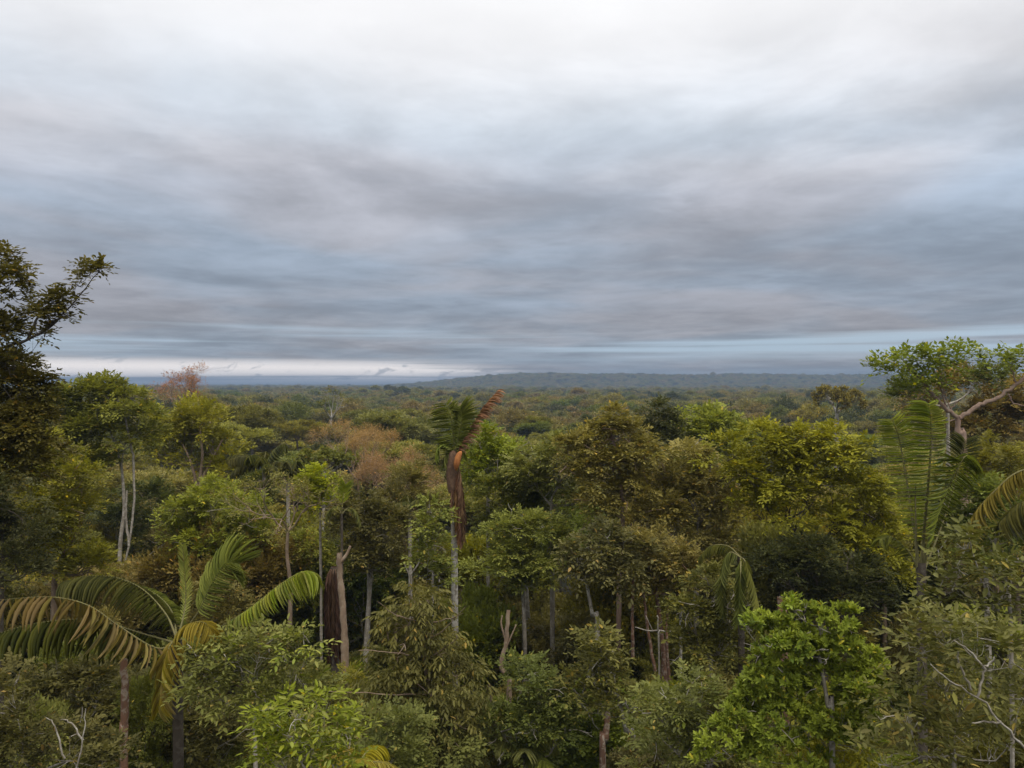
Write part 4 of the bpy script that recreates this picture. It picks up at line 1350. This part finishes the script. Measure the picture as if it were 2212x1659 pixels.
star_palm('grey_palm', 'grey-green palm with drooping fronds left of the broad reddish dome', 570, 1010, 50, 10, 3.2, .9, .06, 'palmdark', 1, droop=1.0)
star_palm('grey_palm', 'second grey-green palm, lower and nearer the bare-limbed tree', 622, 1040, 46, 9, 2.6, .8, .06, 'palmdark', 2, droop=1.0)
p6, ft6 = palm_root('small_palm', 'small pale green palm with one stiff upright fan-like frond above the snapped trunk', P(738, 1110, 36), .06, 'dark')
frond(p6, ft6, px_spine([(738, 1112), (740, 1085), (743, 1062), (746, 1048)], 36), 20, .6, .05, 'palmlight', droop=.05, bend=.1, rng=rng, sweep=.9, start=.3, up=(.3, -.9, 0))
frond(p6, ft6, px_spine([(738, 1112), (728, 1095, .3), (715, 1100, .4), (705, 1120, .4)], 36), 22, .5, .045, 'palm', droop=.5, bend=.2, rng=rng, sweep=.5)
frond(p6, ft6, px_spine([(738, 1112), (752, 1098, .3), (768, 1105, .4), (778, 1130, .4)], 36), 22, .5, .045, 'palm', droop=.5, bend=.2, rng=rng, sweep=.5)
c5 = P(1600, 1205, 27)
p5, ft5 = palm_root('hanging_palm', 'palm with long limp grey-green fronds hanging in the shade of the right-hand crowns', c5, .11, 'dark')
for kw in [dict(spine=[(1600, 1205), (1575, 1195), (1560, 1240), (1562, 1330)], matkey='palm', ll=.7), dict(spine=[(1600, 1205), (1610, 1215, -.5), (1630, 1280, -.6), (1642, 1370, -.6)], matkey='palm', ll=.75),
           dict(spine=[(1600, 1205), (1572, 1180, .4), (1535, 1180, .7), (1510, 1205, .8)], matkey='palmdark', ll=.5), dict(spine=[(1600, 1205), (1600, 1230, -.8), (1598, 1280, -1.1), (1594, 1345, -1.2)], matkey='palm', ll=.6)]:
    kw['spine'] = px_spine(kw['spine'], 27)
    frond(p5, ft5, n=44, lw=.036, droop=1.5, bend=.2, rng=rng, sweep=.7, start=.12, **kw)
star_palm('small_palm', 'small palm half hidden in olive foliage left of the dead skirt', 885, 1095, 42, 7, 1.5, .5, .05, 'palmdark', 6, droop=.5, elev=(.2, 1.0))
star_palm('low_palm', 'low palm with pale fronds at the bottom between the conical tree and the white trunk', 1135, 1640, 24, 7, 1.6, .6, .05, 'palm', 8, droop=.5)
star_palm('low_palm', 'low yellowish palm at the very bottom under the conical tree', 770, 1660, 17, 6, 1.1, .5, .06, 'palmyellow', 9, droop=.5)

# dead skirt of a headless palm
c4 = P(722, 1225, 34.5)
p4, ft = palm_root('skirted_palm', 'dark palm trunk wrapped in a long brown skirt of dead fronds behind the snapped trunk', c4, .16, 'dark')
for k in range(12):
    a = 6.28 * k / 12
    h = np.array([math.cos(a), math.sin(a), 0])
    frond(p4, ft, [c4 + h * .1, c4 + h * .3 - UP * .5, c4 + h * .34 - UP * 1.9, c4 + h * .22 - UP * (3.5 + .6 * math.sin(k * 2.1))], 36, .8, .04, 'palmskirt', droop=2.5, bend=.05, rng=rng, sweep=1.0, start=.08, name='dead_frond', rmat='sheath')

# ================================================================== haze
def haze():
    V = np.array([(x, y, z) for x in (-8000, 8000) for y in (-8000, 8000) for z in (-8, 92)], float)
    F = [(0, 1, 3, 2), (4, 6, 7, 5), (0, 4, 5, 1), (2, 3, 7, 6), (0, 2, 6, 4), (1, 5, 7, 3)]
    m = bpy.data.materials.new('haze')
    m.use_nodes = True
    b = NB(m.node_tree)
    v = b.n('ShaderNodeVolumePrincipled')
    v.inputs['Color'].default_value = (.26, .355, .50, 1)
    v.inputs['Density'].default_value = 2.9e-4
    v.inputs['Anisotropy'].default_value = 0.0
    o = b.n('ShaderNodeOutputMaterial')
    b.l(v.outputs[0], o.inputs['Volume'])
    ob = obj('haze', mesh('haze', V, F, m), None, 'stuff')
    ob['label'] = 'thin bluish haze lying over the whole forest'
    ob['category'] = 'haze'


haze()
print('fillers', NF, 'objects', len(bpy.data.objects), 'tris', sum(len(m.polygons) * 2 for m in bpy.data.meshes))
